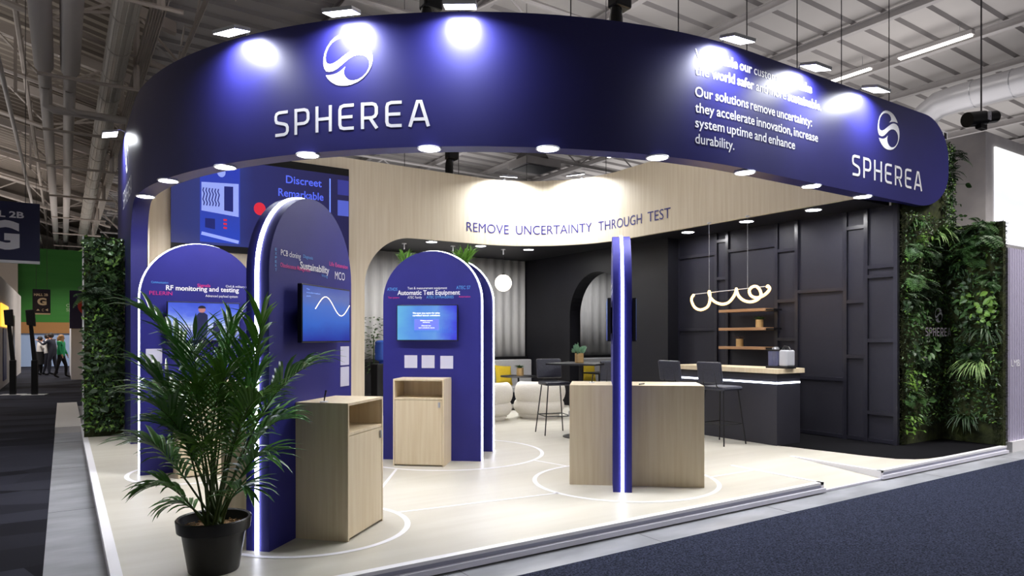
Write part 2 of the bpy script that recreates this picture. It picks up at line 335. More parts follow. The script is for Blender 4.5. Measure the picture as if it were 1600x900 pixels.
# smooth black wall with an arched opening (plane X = 9.07)
AY, AW, AZ, AT = 10.66, .88, 2.03, 2.9
prof = [(8.70, S), (8.70, ZB), (13.4, ZB), (13.4, S), (AY+AW, S)]+[(AY+AW*math.cos(a), AZ+(AT-AZ)*math.sin(a)) for a in [math.pi*i/28 for i in range(29)]]+[(AY-AW, S)]
lw = MB().prism(prof, lambda y, z: (9.07, y, z), lambda y, z: (9.36, y, z)).build('wall_lounge', BLACK); struct(lw, 'smooth black wall with a tall arched opening')
struct(MB().box(12.1, 12.2, 8.7, 13.5, S, ZB).build('wall_side_room', BLACK), 'dark end wall of the side room')
struct(MB().box(9.46, 12.1, 8.6, 8.7, S, ZB).build('wall_partition', BLACK), 'dark partition behind the bar wall')
def curtain(x0, x1, y, z0, z1, label, pitch=.24):
    m = MB(); n = int((x1-x0)/.02); xs = [x0+(x1-x0)*i/n for i in range(n+1)]
    f = lambda x: y+.016*math.sin(x*2*math.pi/pitch+1.3*math.sin(x*2.1))+.02*math.sin(x*3.7)
    zs = [z0, (z0+z1)/2, z1]
    m.add([(x, f(x)+.01*math.sin(x*9)*(1-i/2), z) for i, z in enumerate(zs) for x in xs], [(j*(n+1)+i, j*(n+1)+i+1, (j+1)*(n+1)+i+1, (j+1)*(n+1)+i) for j in range(2) for i in range(n)])
    o = m.build('curtain', CURT, smooth=True, fix=False); s_ = o.modifiers.new('solid', 'SOLIDIFY'); s_.thickness = .004; return tag(o, label, 'curtain')
curtain(4.3, 9.05, 13.2, 1.12, ZB-.002, 'long pleated light grey curtain behind the yellow cushion')
curtain(9.4, 12.08, 13.2, 1.12, ZB-.002, 'pleated grey curtain seen through the arched opening')
struct(MB().box(4.2, 12.1, 13.3, 13.4, S, ZB).build('wall_rear', BLACK), 'black rear wall behind the curtains')
struct(MB().box(4.3, 9.06, 13.1, 13.3, 1.06, 1.12).build('trim_4', BLKP), 'black sill below the curtain'); struct(MB().box(9.37, 12.1, 13.1, 13.3, 1.06, 1.12).build('trim_5', BLKP), 'black sill below the side room curtain')
def banquette(x0, x1, label):
    r = thing('banquette', label, 'bench', ((x0+x1)/2, 13.0, S)); h = (x1-x0)/2
    MB().box(-h, h, -.08, .09, .3, .96).build('backrest', GREYF, r, bevel=.03); MB().box(-h, h, -.55, -.08, .26, .38).build('seat', GREYF, r, bevel=.03); MB().box(-h, h, -.5, .09, 0, .26).build('base', BLACK, r)
banquette(6.2, 9.05, 'light grey upholstered banquette below the curtain behind the white armchairs'); banquette(9.39, 12.05, 'light grey banquette in the side room, seen through the arched opening')

# ------------------------------------------------------------------ lamps of the stand
def downlight(x, y, z, label, group, k=1):
    r = thing('downlight', label, 'ceiling light', (x, y, z), 0, group)
    MB().lathe([(.112, -.001), (.115, -.012), (.099, -.014), (.098, -.006)], 28).build('rim', WHITE, r, smooth=True)
    MB().lathe([(1e-6, -.009), (.099, -.009)], 28).build('lens', LAMP, r, fix=False)
    area('lamp', r, (0, 0, -.02), (0, 0, 0), .17, P_DOWN*k, (1, .98, .95), spread=175)
F_ = 'second third fourth fifth sixth seventh eighth ninth'.split()
dl = [(.87, 9.747), (1.0, 8.632), (1.419, 7.618), (1.999, 6.67), (2.891, 5.815), (3.825, 5.2), (4.919, 4.86), (6.152, 4.78), (7.358, 4.78), (8.45, 4.78)]
dn = ['round downlight in the fascia soffit nearest the navy pillar', 'second round downlight in the fascia soffit from the navy pillar', 'third round fascia downlight from the pillar, over the video wall',
 'fourth round fascia downlight from the pillar, below the first large company name', 'fifth round fascia downlight from the pillar, right of the large company name', 'sixth round fascia downlight from the pillar, under the bare part of the fascia',
 'seventh round fascia downlight from the pillar, just left below the word durability', 'eighth round fascia downlight, right below the word durability', 'ninth round fascia downlight, under the gap before the right company name', 'last round fascia downlight at the right, below the letter S of the right company name']
for (x, y), l in zip(dl, dn): downlight(x, y, ZB-.001, l, 'downlights in the fascia soffit')
for x, y, l in ((5.726, 11.43, 'small round lounge downlight above the middle blue arch'), (6.78, 11.42, 'small round lounge downlight above the green fern'), (7.871, 11.36, 'small round lounge downlight right of the globe lamp, at the curtain end'),
                (8.822, 8.003, 'round downlight over the far end of the bar'), (8.76, 6.774, 'round downlight over the middle of the bar'), (8.748, 5.648, 'round downlight over the near end of the bar'), (10.6, 11.9, 'unseen round downlight added to light the side room curtain')):  # side room downlight is added, out of view, to brighten the curtain
    downlight(x, y, ZB-.001, l, 'downlights in the black ceiling', 1.25 if y > 9 else .6)
def flood(wx, wy, nx, ny, label, z=4.56, d=.25, p=P_FLOOD):
    a = math.atan2(ny, nx)-math.pi/2       # local +y points away from the wall
    r = thing('floodlight', label, 'floodlight', (wx, wy, ZT), a, 'floodlights on the ring')
    m = MB(); m.box(-.02, .02, -.05, .05, 0, .02); m.tube([(0, 0, .01), (0, .12, .05), (0, d, z-ZT+.06)], .009, 6); m.build('arm', STEEL, r, smooth=True)
    T = Matrix.Translation((0, d, z-ZT)) @ Matrix.Rotation(math.radians(-14), 4, 'X')
    MB().box(-.15, .15, -.105, .105, 0, .035, T).build('housing', STEEL, r, bevel=.006)
    MB().box(-.142, .142, -.097, .097, -.004, .0, T).build('lens', LAMP, r)
    l = area('lamp', r, T @ Vector((0, 0, -.012)), T.to_euler(), .24, p, (.93, .96, 1), 'RECTANGLE', .17, spread=160)
for px_u, l in ((-5.45, 'floodlight on the fascia top left of the large emblem'), (-4.24, 'floodlight directly above the large emblem'), (-3.16, 'floodlight at the top edge of the picture, right of the large emblem'),
                (-.39, 'floodlight above the start of the white slogan text'), (.91, 'floodlight above the end of the slogan text'), (2.15, 'floodlight above the right emblem'), (-UQ-1.7, 'floodlight on the side of the fascia over the navy pillar')):
    x, y = fpath(px_u); x2, y2 = fpath(px_u, 1); x0, y0 = fpath(px_u, -.06); flood(x0, y0, x2-x, y2-y, l)
for u, l in ((.55, 'floodlight above the word uncertainty, shining on the veneer'), (2.1, 'floodlight above the end of the word uncertainty on the curved veneer')):
    x, y = wpath(u); x2, y2 = wpath(u, -1); x0, y0 = wpath(u, .03); flood(x0, y0, x2-x, y2-y, l, z=4.6, d=.34, p=48)

# ------------------------------------------------------------------ arch totems, televisions, cabinets
def outline(hw, h, r=None, n=28): 
    return [(-hw, 0)]+[(-hw*math.cos(math.pi*i/n), h-hw+hw*math.sin(math.pi*i/n)) for i in range(n+1)]+[(hw, 0)]
def totem(loc, rz, label, hw=.59, h=2.48, th=.175):
    r = thing('arch_totem', label, 'display panel', (*loc, S), rz, 'blue arch totems')
    ol = outline(hw, h); m = MB(); n = len(ol)
    m.prism(ol, lambda x, z: (x, 0, z), lambda x, z: (x, th, z)); m.build('panel', BLUE, r, smooth=True)
    k = MB(); o2 = outline(hw+.013, h+.013); y0, y1 = th/2-.0135, th/2+.0135
    k.add([(x, y0, z) for x, z in o2]+[(x, y1, z) for x, z in o2]+[(x*.985, y0, z*.992) for x, z in o2]+[(x*.985, y1, z*.992) for x, z in o2], [(i, i+1, n+i+1, n+i) for i in range(n-1)]+[(i, i+1, 2*n+i+1, 2*n+i) for i in range(n-1)]+[(n+i, n+i+1, 3*n+i+1, 3*n+i) for i in range(n-1)])
    k.build('led_strip', LED, r, fix=False); return r
def words(r, items, y=-.004):
    for mat, nm, its in items:
        for s_, u0, u1, z, cap, b in its: m = MB(); put(m, s_, u0, z-S, cap, lambda u, v: (u, y, v), u1, b); m.build(nm, mat, r, fix=False)
def stickers(r, ls):
    for x0, x1, z0, z1 in ls: MB().box(x0, x1, -.003, 0, z0-S, z1-S).build('sticker', M('sticker_white', (214, 214, 236), .5), r)
def tv(loc, rz, x, z, label, d=.075, w=.735, h=.425):
    r = thing('television', label, 'television', (*loc, 0), rz)
    m = MB(); m.box(x-w/2, x+w/2, -d, -d+.035, z, z+h); m.build('bezel', BLKP, r, bevel=.004); MB().box(x-.2, x+.2, -d+.035, 0, z+.08, z+.34).build('wall_bracket', BLKM, r)
    return r, (lambda u, v, o=0: (x-w/2+.01+u*(w-.02), -d-.002-o, z+.012+v*(h-.022)))
def grad(name, stops, strength=1, axis=2, nz=None):
    """emissive picture: a colour ramp over the screen's own Generated coordinates with a little noise"""
    m = bpy.data.materials.new(name); m.use_nodes = True; nt = m.node_tree; b = nt.nodes['Principled BSDF']; b.inputs['Base Color'].default_value = (0, 0, 0, 1); b.inputs['Roughness'].default_value = .3
    tc = nt.nodes.new('ShaderNodeTexCoord'); sp = nt.nodes.new('ShaderNodeSeparateXYZ'); nt.links.new(tc.outputs['Generated'], sp.inputs[0]); cr = nt.nodes.new('ShaderNodeValToRGB')
    while len(cr.color_ramp.elements) < len(stops): cr.color_ramp.elements.new(.5)
    for e, (p, c) in zip(cr.color_ramp.elements, stops): e.position = p; e.color = lin(c)
    src = sp.outputs[axis]
    if nz:
        n = nt.nodes.new('ShaderNodeTexNoise'); n.inputs['Scale'].default_value = nz[0]; n.inputs['Detail'].default_value = 4; nt.links.new(tc.outputs['Generated'], n.inputs['Vector'])
        a = nt.nodes.new('ShaderNodeMath'); a.operation = 'MULTIPLY_ADD'; a.inputs[1].default_value = nz[1]; nt.links.new(n.outputs[0], a.inputs[0]); nt.links.new(src, a.inputs[2])
        c_ = nt.nodes.new('ShaderNodeMath'); c_.operation = 'SUBTRACT'; c_.inputs[1].default_value = nz[1]/2; nt.links.new(a.outputs[0], c_.inputs[0]); src = c_.outputs[0]
    nt.links.new(src, cr.inputs[0]); nt.links.new(cr.outputs[0], b.inputs['Emission Color']); b.inputs['Emission Strength'].default_value = strength; return m
def screen(r, f, mat): MB().add([f(0, 0), f(1, 0), f(1, 1), f(0, 1)], [(0, 1, 2, 3)]).build('screen', mat, r, fix=False)
def glow(name, rgb, e=1): return M(name, rgb, .4, emis=e)
def cabinet(loc, rz, x0, x1, y0, y1, label, h=.985, back=False):
    """front (niche and door) on the -y side, or the +y side if back"""
    r = thing('cabinet', label, 'cabinet', (*loc, S), rz, 'oak veneer demo cabinets'); t_ = .019; s = -1 if not back else 1; yf = y0 if not back else y1; yb = y1 if not back else y0
    m = MB(); Y = lambda a, b: (min(a, b), max(a, b))
    m.box(x0, x0+t_, y0, y1, 0, h-t_); m.box(x1-t_, x1, y0, y1, 0, h-t_); m.box(x0, x1, y0, y1, h-t_, h)
    m.box(x0+t_, x1-t_, *Y(yb, yb-(-s)*-.012 if 0 else yb+s*.012), .02, h-t_); m.box(x0+t_, x1-t_, *Y(yf-s*.004, yb), h-.235, h-.212); m.box(x0+t_, x1-t_, *Y(yf-s*.05, yb), 0.0, .03)
    m.build('carcass', WOODC, r, bevel=.0015)
    d = MB().box(x0+t_+.003, x1-t_-.003, *Y(yf-s*.002, yf-s*.02), .018, h-.239).build('door', WOODC, r, bevel=.001)
    hx = x1-t_-.035 if not back else x0+t_+.035
    MB().box(hx-.012, hx+.012, *Y(yf-s*.002, yf+s*.012), h-.32, h-.26).build('lock', STEEL, d, bevel=.003); return r
def stub(x, y, z, label):
    r = thing('cable_stub', label, 'cable', (x, y, z)); MB().lathe([(.03, 0), (.03, .006), (1e-6, .008)], 16).build('grommet', WHITE, r, smooth=True)
    MB().tube([(0, 0, .004), (.004, 0, .03), (.012, .002, .065), (.016, .002, .085)], [.004, .005, .006, .008], 8).build('lead', BLKP, r, smooth=True)
aP, aA, aC = math.atan2(.683, .73), math.atan2(-.65, .76), math.atan2(.738, .674)
def loc2(o, a, x, y): return (o[0]+x*math.cos(a)-y*math.sin(a), o[1]+x*math.sin(a)+y*math.cos(a))
# front left (sustainability)
oP = (1.603, 5.174)
r = totem(oP, aP, 'front blue arch totem right behind the potted palm, with a wave on its television', hw=.60, h=2.5)
words(r, [(VINYL, 'white_lettering', [('PCB cloning', -.463, -.206, 2.127, .04, 0), ('Sustainability', -.215, .215, 2.058, .052, .02), ('MCO', .31, .478, 2.025, .062, 0)]),
  (PINK, 'pink_lettering', [('Life Extension', .22, .53, 2.125, .032, .012), ('Obsolescence Management', -.47, -.07, 2.045, .03, .012)]),
  (CYAN, 'blue_lettering', [('Diagnosis', -.17, -.034, 2.142, .024, .01), ('Wiring', .095, .19, 2.025, .022, .01)]+[(c, -.535, -.512, 2.15-.028*i, .018, .01) for i, c in enumerate('EXPERT')])])
stickers(r, [(.405, .555, 1.325, 1.48), (.405, .555, 1.15, 1.31)])
r, f = tv(oP, aP, .03, 1.515, 'television showing a glowing sine wave on blue, on the front arch totem', d=.09)
screen(r, f, grad('wave_screen', [(0, (12, 44, 170)), (.35, (28, 104, 215)), (.6, (40, 110, 215)), (.8, (80, 110, 190)), (1, (40, 80, 180))], .8, 2, (3, .25)))
m = MB(); pts = [(.24+.76*i/40, .66+.17*math.sin(2*math.pi*(i/40*1.12-.07))) for i in range(41)]
ribbon(m, pts, .015, lambda u, v: f(u, v, .0015)); m.build('wave_line', glow('wave_glow', (255, 236, 205), 1.6), r, fix=False)
m = MB()
for s_, u1, v in (('The', .13, .92), ('transformation', .34, .86), ('path', .15, .80)): put(m, s_, .07, v, .025, lambda u, v: f(u, v, .0015), u1)
m.build('caption', glow('caption_blue', (130, 170, 235), .8), r, fix=False)
cabinet(oP, aP, -.27, .325, -.415, -.001, 'oak cabinet in front of the wave television totem, nearest the viewer')
cabinet(oP, aP, -.30, .29, .177, .595, 'oak cabinet mostly hidden behind the potted palm and the front arch', back=True)
stub(*loc2(oP, aP, -.22, -.2), S+.985, 'black cable stub on the nearest oak cabinet')
# left (RF)
oR = (1.27, 8.15)
r = totem(oR, 0, 'left blue arch totem next to the navy pillar, about radio monitoring')
words(r, [(VINYL, 'white_lettering', [('RF monitoring and testing', -.349, .391, 2.065, .05, .022), ('Civil & military tests', .252, .53, 2.117, .024, .008), ('Advanced payload system', .042, .378, 2.003, .026, .008)]),
  (PINK, 'pink_lettering', [('Signals', -.04, .092, 2.112, .032, .012), ('PELERIN', -.507, -.288, 2.008, .04, 0)]), (CYAN, 'blue_lettering', [('Communication', -.489, -.326, 2.132, .022, .01)])])
stickers(r, [(-.54, -.385, 1.277, 1.435)])
r, f = tv(oR, 0, .02, 1.515, 'television showing a man with a laptop under a cloudy sky, on the left arch totem')
screen(r, f, grad('sky_screen', [(0, (96, 110, 205)), (.2, (150, 165, 235)), (.34, (215, 225, 250)), (.5, (150, 175, 245)), (.75, (92, 115, 232)), (1, (70, 92, 215))], 1.0, 2, (5, .5)))
m = MB(); k = MB()
for v in (.27, .33, .41): ribbon(m, [(0, v), (1, v-.02)], .008, lambda u, v: f(u, v, .001))
for u in (.06, .18, .3, .8, .92): ribbon(m, [(u, .41), (u, .2)], .006, lambda u, v: f(u, v, .001))
m.build('railing', glow('rail_glow', (40, 48, 120), .5), r, fix=False)
k.poly([(.38, 0), (.39, .45), (.37, .62), (.42, .73), (.455, .75), (.5, .74), (.545, .68), (.55, .4), (.53, 0)], lambda u, v: f(u, v, .0015)); k.poly([(.61, .12), (.63, .48), (.75, .45), (.72, .15)], lambda u, v: f(u, v, .0015))
k.build('man_silhouette', glow('dark_navy_glow', (26, 30, 66), .6), r, fix=False)
k = MB(); k.poly([(.465+.05*math.cos(a), .82+.085*math.sin(a)) for a in [2*math.pi*i/20 for i in range(20)]], lambda u, v: f(u, v, .0015)); k.build('face', glow('face_glow', (150, 100, 100), .6), r, fix=False)
k = MB(); k.poly([(.465+.056*math.cos(a), .855+.075*math.sin(a)) for a in [math.pi*i/12 for i in range(13)]], lambda u, v: f(u, v, .002)); k.build('hair', glow('hair_glow', (24, 22, 34), .5), r, fix=False)
cabinet(oR, 0, -.28, .31, -.40, -.001, 'oak cabinet in front of the left arch totem, behind the palm leaves')
# middle (ATE), two arches back to back
oA = (3.647, 7.283)
r = totem(oA, aA, 'middle blue arch totem about test equipment, facing the viewer')
words(r, [(VINYL, 'white_lettering', [('Test & measurement equipment', -.29, .19, 2.128, .027, .008), ('Automatic Test Equipment', -.414, .345, 2.062, .052, .022), ('ATEC Family', -.29, -.115, 2.018, .028, .006)]),
  (CYAN, 'blue_lettering', [('ATHOS', -.54, -.414, 2.113, .036, .012), ('ATEC S7', .30, .47, 2.125, .038, .008), ('ATEC DYNAGERIES', -.06, .27, 2.018, .032, .01)]),
  (PINK, 'pink_lettering', [('Test systems', -.53, -.39, 2.022, .02, .012), ('Automation', .33, .47, 2.027, .02, .012)])])
stickers(r, [(-.328, -.172, 1.193, 1.344), (-.118, .038, 1.193, 1.344), (.108, .262, 1.187, 1.338)])
r, f = tv(oA, aA, -.035, 1.515, 'television showing pale blue slides, on the middle arch totem')
screen(r, f, grad('slide_screen', [(0, (110, 190, 240)), (.35, (92, 150, 240)), (.6, (110, 165, 240)), (.8, (86, 120, 235)), (1, (60, 60, 225))], .9, 0, (2.5, .5)))
m = MB(); m.add([f(.29, .29, .001), f(.70, .29, .001), f(.70, .6, .001), f(.29, .6, .001)], [(0, 1, 2, 3)]); 
m.build('text_panel', glow('panel_violet', (92, 104, 225), .8), r, fix=False)
m = MB(); fz = lambda u, v: f(u, v, .002)
for s_, u0, u1, v, c_ in (('We never stop testing for safety', .26, .72, .76, .045), ('certified bench solutions', .26, .72, .69, .045), ('Measurement', .39, .6, .55, .03), ('systems', .43, .55, .5, .03), ('Discover our', .41, .57, .4, .03), ('test solutions range', .36, .63, .34, .03)): put(m, s_, u0, v, c_, fz, u1, .02)
m.build('caption', glow('caption_white', (240, 244, 255), 1), r, fix=False)
m = MB()
for i in range(26):
    u = .3+.68*i/25; h = .05+.12*R_(); ribbon(m, [(u, (.22 if u < .68 else .2)), (u, (.24 if u < .68 else .2)+h)], .006, lambda u, v: f(u, v, .001))
m.build('waveform', glow('wave_blue', (40, 96, 190), .6), r, fix=False)
cabinet(oA, aA, -.35, .24, -.39, -.001, 'oak cabinet in front of the middle arch totem')
oB = loc2(oA, aA, .03, .70); totem(oB, aA, 'rear blue arch totem standing close behind the middle one')
# planter with ferns between the two
r = thing('tall_planter', 'tall navy planter box between the middle and rear arch totems', 'planter', (*loc2(oA, aA, 0, .42), S), aA)
MB().box(-.5, .5, -.16, .16, 0, 2.2).build('box', BLUE, r); MB().box(-.47, .47, -.14, .14, 2.2, 2.206).build('soil', SOIL, r)
# centre right, edge on to the viewer
aC += .03; oC = (4.385+.59*math.cos(aC)+.0875*math.sin(aC), 4.782+.59*math.sin(aC)-.0875*math.cos(aC))
r = totem(oC, aC, 'blue arch totem seen edge on as a slim post with a bright light line')
words(r, [(VINYL, 'white_lettering', [('Services', -.3, .3, 2.06, .05, .02), ('Support and training', -.42, .1, 2.0, .03, .01)])])
oC2 = loc2(oC, aC, 0, .175); aC2 = aC+math.pi
rr = MB()
for s_, u0, u1, z, c_ in (('Onboard', -.3, .3, 2.06, .05), ('electronics', -.2, .4, 1.99, .05)): put(rr, s_, u0, z-S, c_, lambda u, v: (-u, .179, v), u1, .02)
rr.build('white_lettering', VINYL, r, fix=False)
for o_, a_, l in ((oC, aC, 'television on the right face of the edge-on totem, seen as a thin dark slab'), (oC2, aC2, 'television on the left face of the edge-on totem, seen as a thin dark slab')):
    r, f = tv(o_, a_, 0, 1.515, l, d=.05); screen(r, f, grad('blue_screen'+l[18:22], [(0, (30, 60, 180)), (1, (90, 140, 230))], .7))
cabinet(oC, aC, -.29, .30, -.705, -.001, 'oak cabinet right of the edge-on totem'); cabinet(oC2, aC2, -.29, .30, -.42, -.001, 'oak cabinet left of the edge-on totem')
stub(*loc2(oC, aC, 0.05, .38), S+.985, 'black cable stub on the oak cabinet left of the edge-on totem')
r = thing('pen', 'black pen lying on the oak cabinet right of the edge-on totem', 'pen', (*loc2(oC, aC, -.15, -.12), S+.985), .4); MB().tube([(-.07, 0, .006), (.05, 0, .006), (.065, 0, .006)], [.006, .006, .002], 8).build('barrel', BLKP, r, smooth=True)
MB().tube([(-.02, 0, .0135), (-.068, 0, .0135)], .0018, 6).build('clip', STEEL, r)

# ------------------------------------------------------------------ video wall
vw = thing('video_wall', 'large dark blue video wall with a machine picture and the words Discreet Remarkable', 'screen', (0, 11.2, 0))
VX0, VX1, VZ0, VZ1 = 1.326, 4.037, 2.86, 4.40
MB().box(VX0, VX1, -.045, 0, VZ0, VZ1).build('frame', BLKP, vw)
vq = lambda x, z, o=0: (x, -.048-o, z)
def quad(x0, x1, z0, z1, mat, name, o=.002): MB().add([vq(x0, z0, o), vq(x1, z0, o), vq(x1, z1, o), vq(x0, z1, o)], [(0, 1, 2, 3)]).build(name, mat, vw, fix=False)
MB().add([vq(VX0, VZ0+.10), vq(VX1, VZ0+.10), vq(VX1, VZ1-.12), vq(VX0, VZ1-.12)], [(0, 1, 2, 3)]).build('screen', grad('video_navy', [(0, (62, 66, 122)), (.3, (58, 70, 150)), (.42, (52, 54, 116)), (1, (44, 40, 84))], .8, 0, (3, .1)), vw, fix=False)
quad(1.719, 2.29, 3.0, 4.25, grad('machine_blue', [(0, (52, 80, 210)), (.5, (60, 78, 190)), (1, (52, 70, 200))], .8, 2, (4, .4)), 'machine_picture', .002)
g1 = glow('pic_pale', (142, 158, 232), .85)
m = MB()
m.add([vq(1.74, 3.47, .003), vq(2.27, 3.42, .003), vq(2.27, 3.93, .003), vq(1.74, 3.90, .003)], [(0, 1, 2, 3)]); ribbon(m, [(1.74, 3.13), (2.27, 3.03)], .05, lambda x, z: vq(x, z, .003))
m.poly([(2.02+.06*math.cos(a), 4.08+.075*math.sin(a)) for a in [2*math.pi*i/24 for i in range(24)]], lambda x, z: vq(x, z, .003)); m.build('machine_panel', g1, vw, fix=False)
m = MB()
for i in range(6): ribbon(m, [(1.77+.042*i+.012*math.sin(j*2.1), 3.55+.045*j) for j in range(7)], .016, lambda x, z: vq(x, z, .0045))
m.add([vq(2.06, 3.5, .0045), vq(2.19, 3.49, .0045), vq(2.19, 3.88, .0045), vq(2.06, 3.87, .0045)], [(0, 1, 2, 3)]); m.add([vq(1.79, 3.22, .0045), vq(1.93, 3.2, .0045), vq(1.93, 3.36, .0045), vq(1.79, 3.36, .0045)], [(0, 1, 2, 3)])
m.build('machine_detail', glow('pic_navy', (34, 40, 110), .7), vw, fix=False)
m = MB()
for z in (3.22, 3.28, 3.34): m.add([vq(2.05, z, .004), vq(2.1, z, .004), vq(2.1, z+.03, .004), vq(2.05, z+.03, .004)], [(0, 1, 2, 3)])
m.poly([(2.585+.09*math.cos(a), 3.58+.1*math.sin(a)) for a in [2*math.pi*i/24 for i in range(24)]], lambda x, z: vq(x, z, .003)); m.build('red_mark', glow('pic_red', (205, 40, 60), .8), vw, fix=False)
m = MB(); put(m, 'Discreet', 2.99, 4.04, .12, lambda x, z: vq(x, z, .003), 3.57, .012); put(m, 'Remarkable', 2.87, 3.82, .12, lambda x, z: vq(x, z, .003), 3.60, .012); m.build('caption', glow('pic_text', (78, 98, 226), .9), vw, fix=False)
quad(3.70, 3.72, 3.5, 4.2, glow('pic_line', (110, 140, 245), 1), 'light_line'); quad(3.84, 4.03, 3.60, 3.86, glow('pic_block', (78, 92, 190), .7), 'city_picture'); quad(3.84, 4.03, 3.95, 4.2, glow('pic_block2', (52, 56, 140), .6), 'street_picture')

# ------------------------------------------------------------------ potted palm
def blade(m, p, d, L, wd, droop, mi=0, n=4, fold=.25, up=Vector((0, 0, 1))):
    d = d.normalized(); sd = d.cross(up)
    sd = sd.normalized() if sd.length > 1e-4 else Vector((1, 0, 0)); q = p.copy(); k = len(m.v); vs = []
    prof = [.35, .9, 1, .7, .05] if n == 4 else [.4, 1, .08]
    for i in range(n+1):
        h = prof[i]*wd/2; nn = sd.cross(d).normalized(); vs += [q+sd*h+nn*h*fold*2, q, q-sd*h+nn*h*fold*2]
        q = q+d*(L/n); d = (d+Vector((0, 0, -droop/n))).normalized()
    m.add(vs, [f for i in range(n) for f in ((3*i, 3*i+3, 3*i+4, 3*i+1), (3*i+1, 3*i+4, 3*i+5, 3*i+2))], mi)
def frond(parent, base, p1, p2, tip, nl=17, L=.34, wd=.03, mats=None, start=.42, droop=.7):
    m = MB(); pts = []; ctr = [Vector(q) for q in (base, p1, p2, tip)]; N = 22
    for i in range(N+1):
        t = i/N; pts.append((1-t)**3*ctr[0]+3*t*(1-t)**2*ctr[1]+3*t*t*(1-t)*ctr[2]+t**3*ctr[3])
    m.tube(pts, [.0085*(1-.8*i/N) for i in range(N+1)], 6, mi=1)
    for j in range(nl):
        t = start+(1-start)*(j+.5)/nl; i = min(N-1, int(t*N)); a = t*N-i; p = pts[i].lerp(pts[i+1], a); d = (pts[i+1]-pts[i]).normalized()
        sd = d.cross(Vector((0, 0, 1))); sd = sd.normalized() if sd.length > .05 else Vector((R_()-.5, R_()-.5, 0)).normalized(); up = sd.cross(d).normalized(); q = (t-start)/(1-start)
        ll = L*(.62+.75*math.sin(math.pi*(.16+.66*q)))*U(.88, 1.1)
        for s in (-1, 1):
            dd = sd*s*(.95-.45*q)+d*(.55+.55*q)+up*U(.12, .42); blade(m, p, dd, ll, wd*U(.85, 1.15), droop*U(.6, 1.3), 0)
    blade(m, pts[-1], (pts[-1]-pts[-2]), L*.75, wd, droop*.6, 0)
    return m.build('frond', None, parent, smooth=True, mats=mats or [LEAFP, STEM], fix=False)
PX_, PY_ = .79, 4.60
pp = thing('potted_palm', 'tall green kentia palm in a matte black pot at the front left', 'plant', (PX_, PY_, S))
MB().lathe([(.145, 0), (.15, .01), (.188, .245), (.198, .25), (.214, .255), (.222, .325), (.215, .332), (.202, .325), (.195, .27), (.19, .262)], 48).build('pot', M('matte_black_pot', (20, 20, 22), .38), pp, smooth=True)
m = MB().lathe([(1e-6, .275), (.1, .272), (.192, .262)], 32)
for i in range(140):
    a = U(0, 6.28); q = .185*math.sqrt(R_()); m.box(-U(.005, .012), U(.005, .012), -.004, .004, -.002, .004, Matrix.Translation((q*math.cos(a), q*math.sin(a), .275)) @ Matrix.Rotation(U(0, 3), 4, 'Z') @ Matrix.Rotation(U(-.5, .5), 4, 'X'))
m.build('bark_chips', SOIL, pp)
cr_ = Vector((.8355, -.5495, 0)); cf_ = Vector((.5495, .8355, 0))    # the pot seen from the aisle corner: sideways and away
def pf(x, y, z): return tuple(cr_*x+cf_*y+Vector((0, 0, z)))
LG = [LEAFP2, STEM]
FR = [  # two curve controls and the tip: sideways, depth, height above the stage
 ((-.02, .0, .95), (-.10, -.02, 1.32), (-.50, -.05, 1.60), 22, .40, None), ((.0, .05, .8), (.04, .05, 1.3), (.10, .1, 1.50), 18, .36, None), ((.10, -.02, .75), (.27, -.03, 1.1), (.40, -.05, 1.56), 17, .36, LG),
 ((.12, .06, .7), (.34, .1, 1.14), (.70, .05, 1.26), 18, .40, None), ((-.08, -.06, .7), (-.22, -.1, 1.1), (-.42, -.15, 1.24), 16, .40, None), ((-.10, .08, .7), (-.28, .1, 1.05), (-.54, .12, 1.10), 17, .38, None),
 ((.02, -.1, .75), (.06, -.16, 1.06), (.20, -.22, 1.22), 20, .38, LG), ((.1, -.08, .6), (.24, -.14, 1.0), (.42, -.2, 1.08), 18, .38, LG), ((-.05, -.1, .6), (-.10, -.18, .92), (-.24, -.3, 1.04), 16, .36, None),
 ((.1, .1, .6), (.28, .14, .9), (.48, .16, .92), 17, .34, None), ((-.12, 0, .45), (-.30, -.02, .78), (-.54, -.04, .80), 16, .32, None), ((.12, -.04, .45), (.28, -.08, .76), (.44, -.1, .72), 15, .32, None),
 ((-.08, -.1, .4), (-.20, -.15, .6), (-.36, -.2, .56), 11, .26, None), ((.1, -.1, .4), (.22, -.12, .58), (.34, -.16, .54), 11, .26, None), ((-.06, .1, .5), (-.1, .25, .9), (-.16, .42, 1.05), 15, .32, None), ((.06, .14, .5), (.12, .3, .9), (.2, .44, 1.0), 15, .32, None),
 ((-.08, -.02, .9), (-.14, 0, 1.25), (-.18, .05, 1.44), 18, .36, None), ((0, -.05, .5), (.02, -.16, .8), (.05, -.3, .82), 14, .30, LG), ((-.04, -.04, .55), (-.12, -.08, .85), (-.34, -.12, .92), 14, .32, None), ((.05, 0, .6), (.16, 0, .95), (.34, .04, 1.2), 17, .36, None),
 ((-.06, .02, .6), (-.16, .06, 1.05), (-.30, .08, 1.30), 17, .36, None), ((.04, .02, .6), (.10, .06, 1.1), (.26, .02, 1.34), 17, .36, None), ((.02, .08, .7), (.02, .1, 1.05), (-.02, .14, 1.3), 17, .36, None), ((-.1, .02, .33), (-.2, 0, .46), (-.34, -.02, .40), 9, .2, None), ((.0, -.08, .6), (-.04, -.14, .98), (.0, -.24, 1.14), 18, .36, LG)]
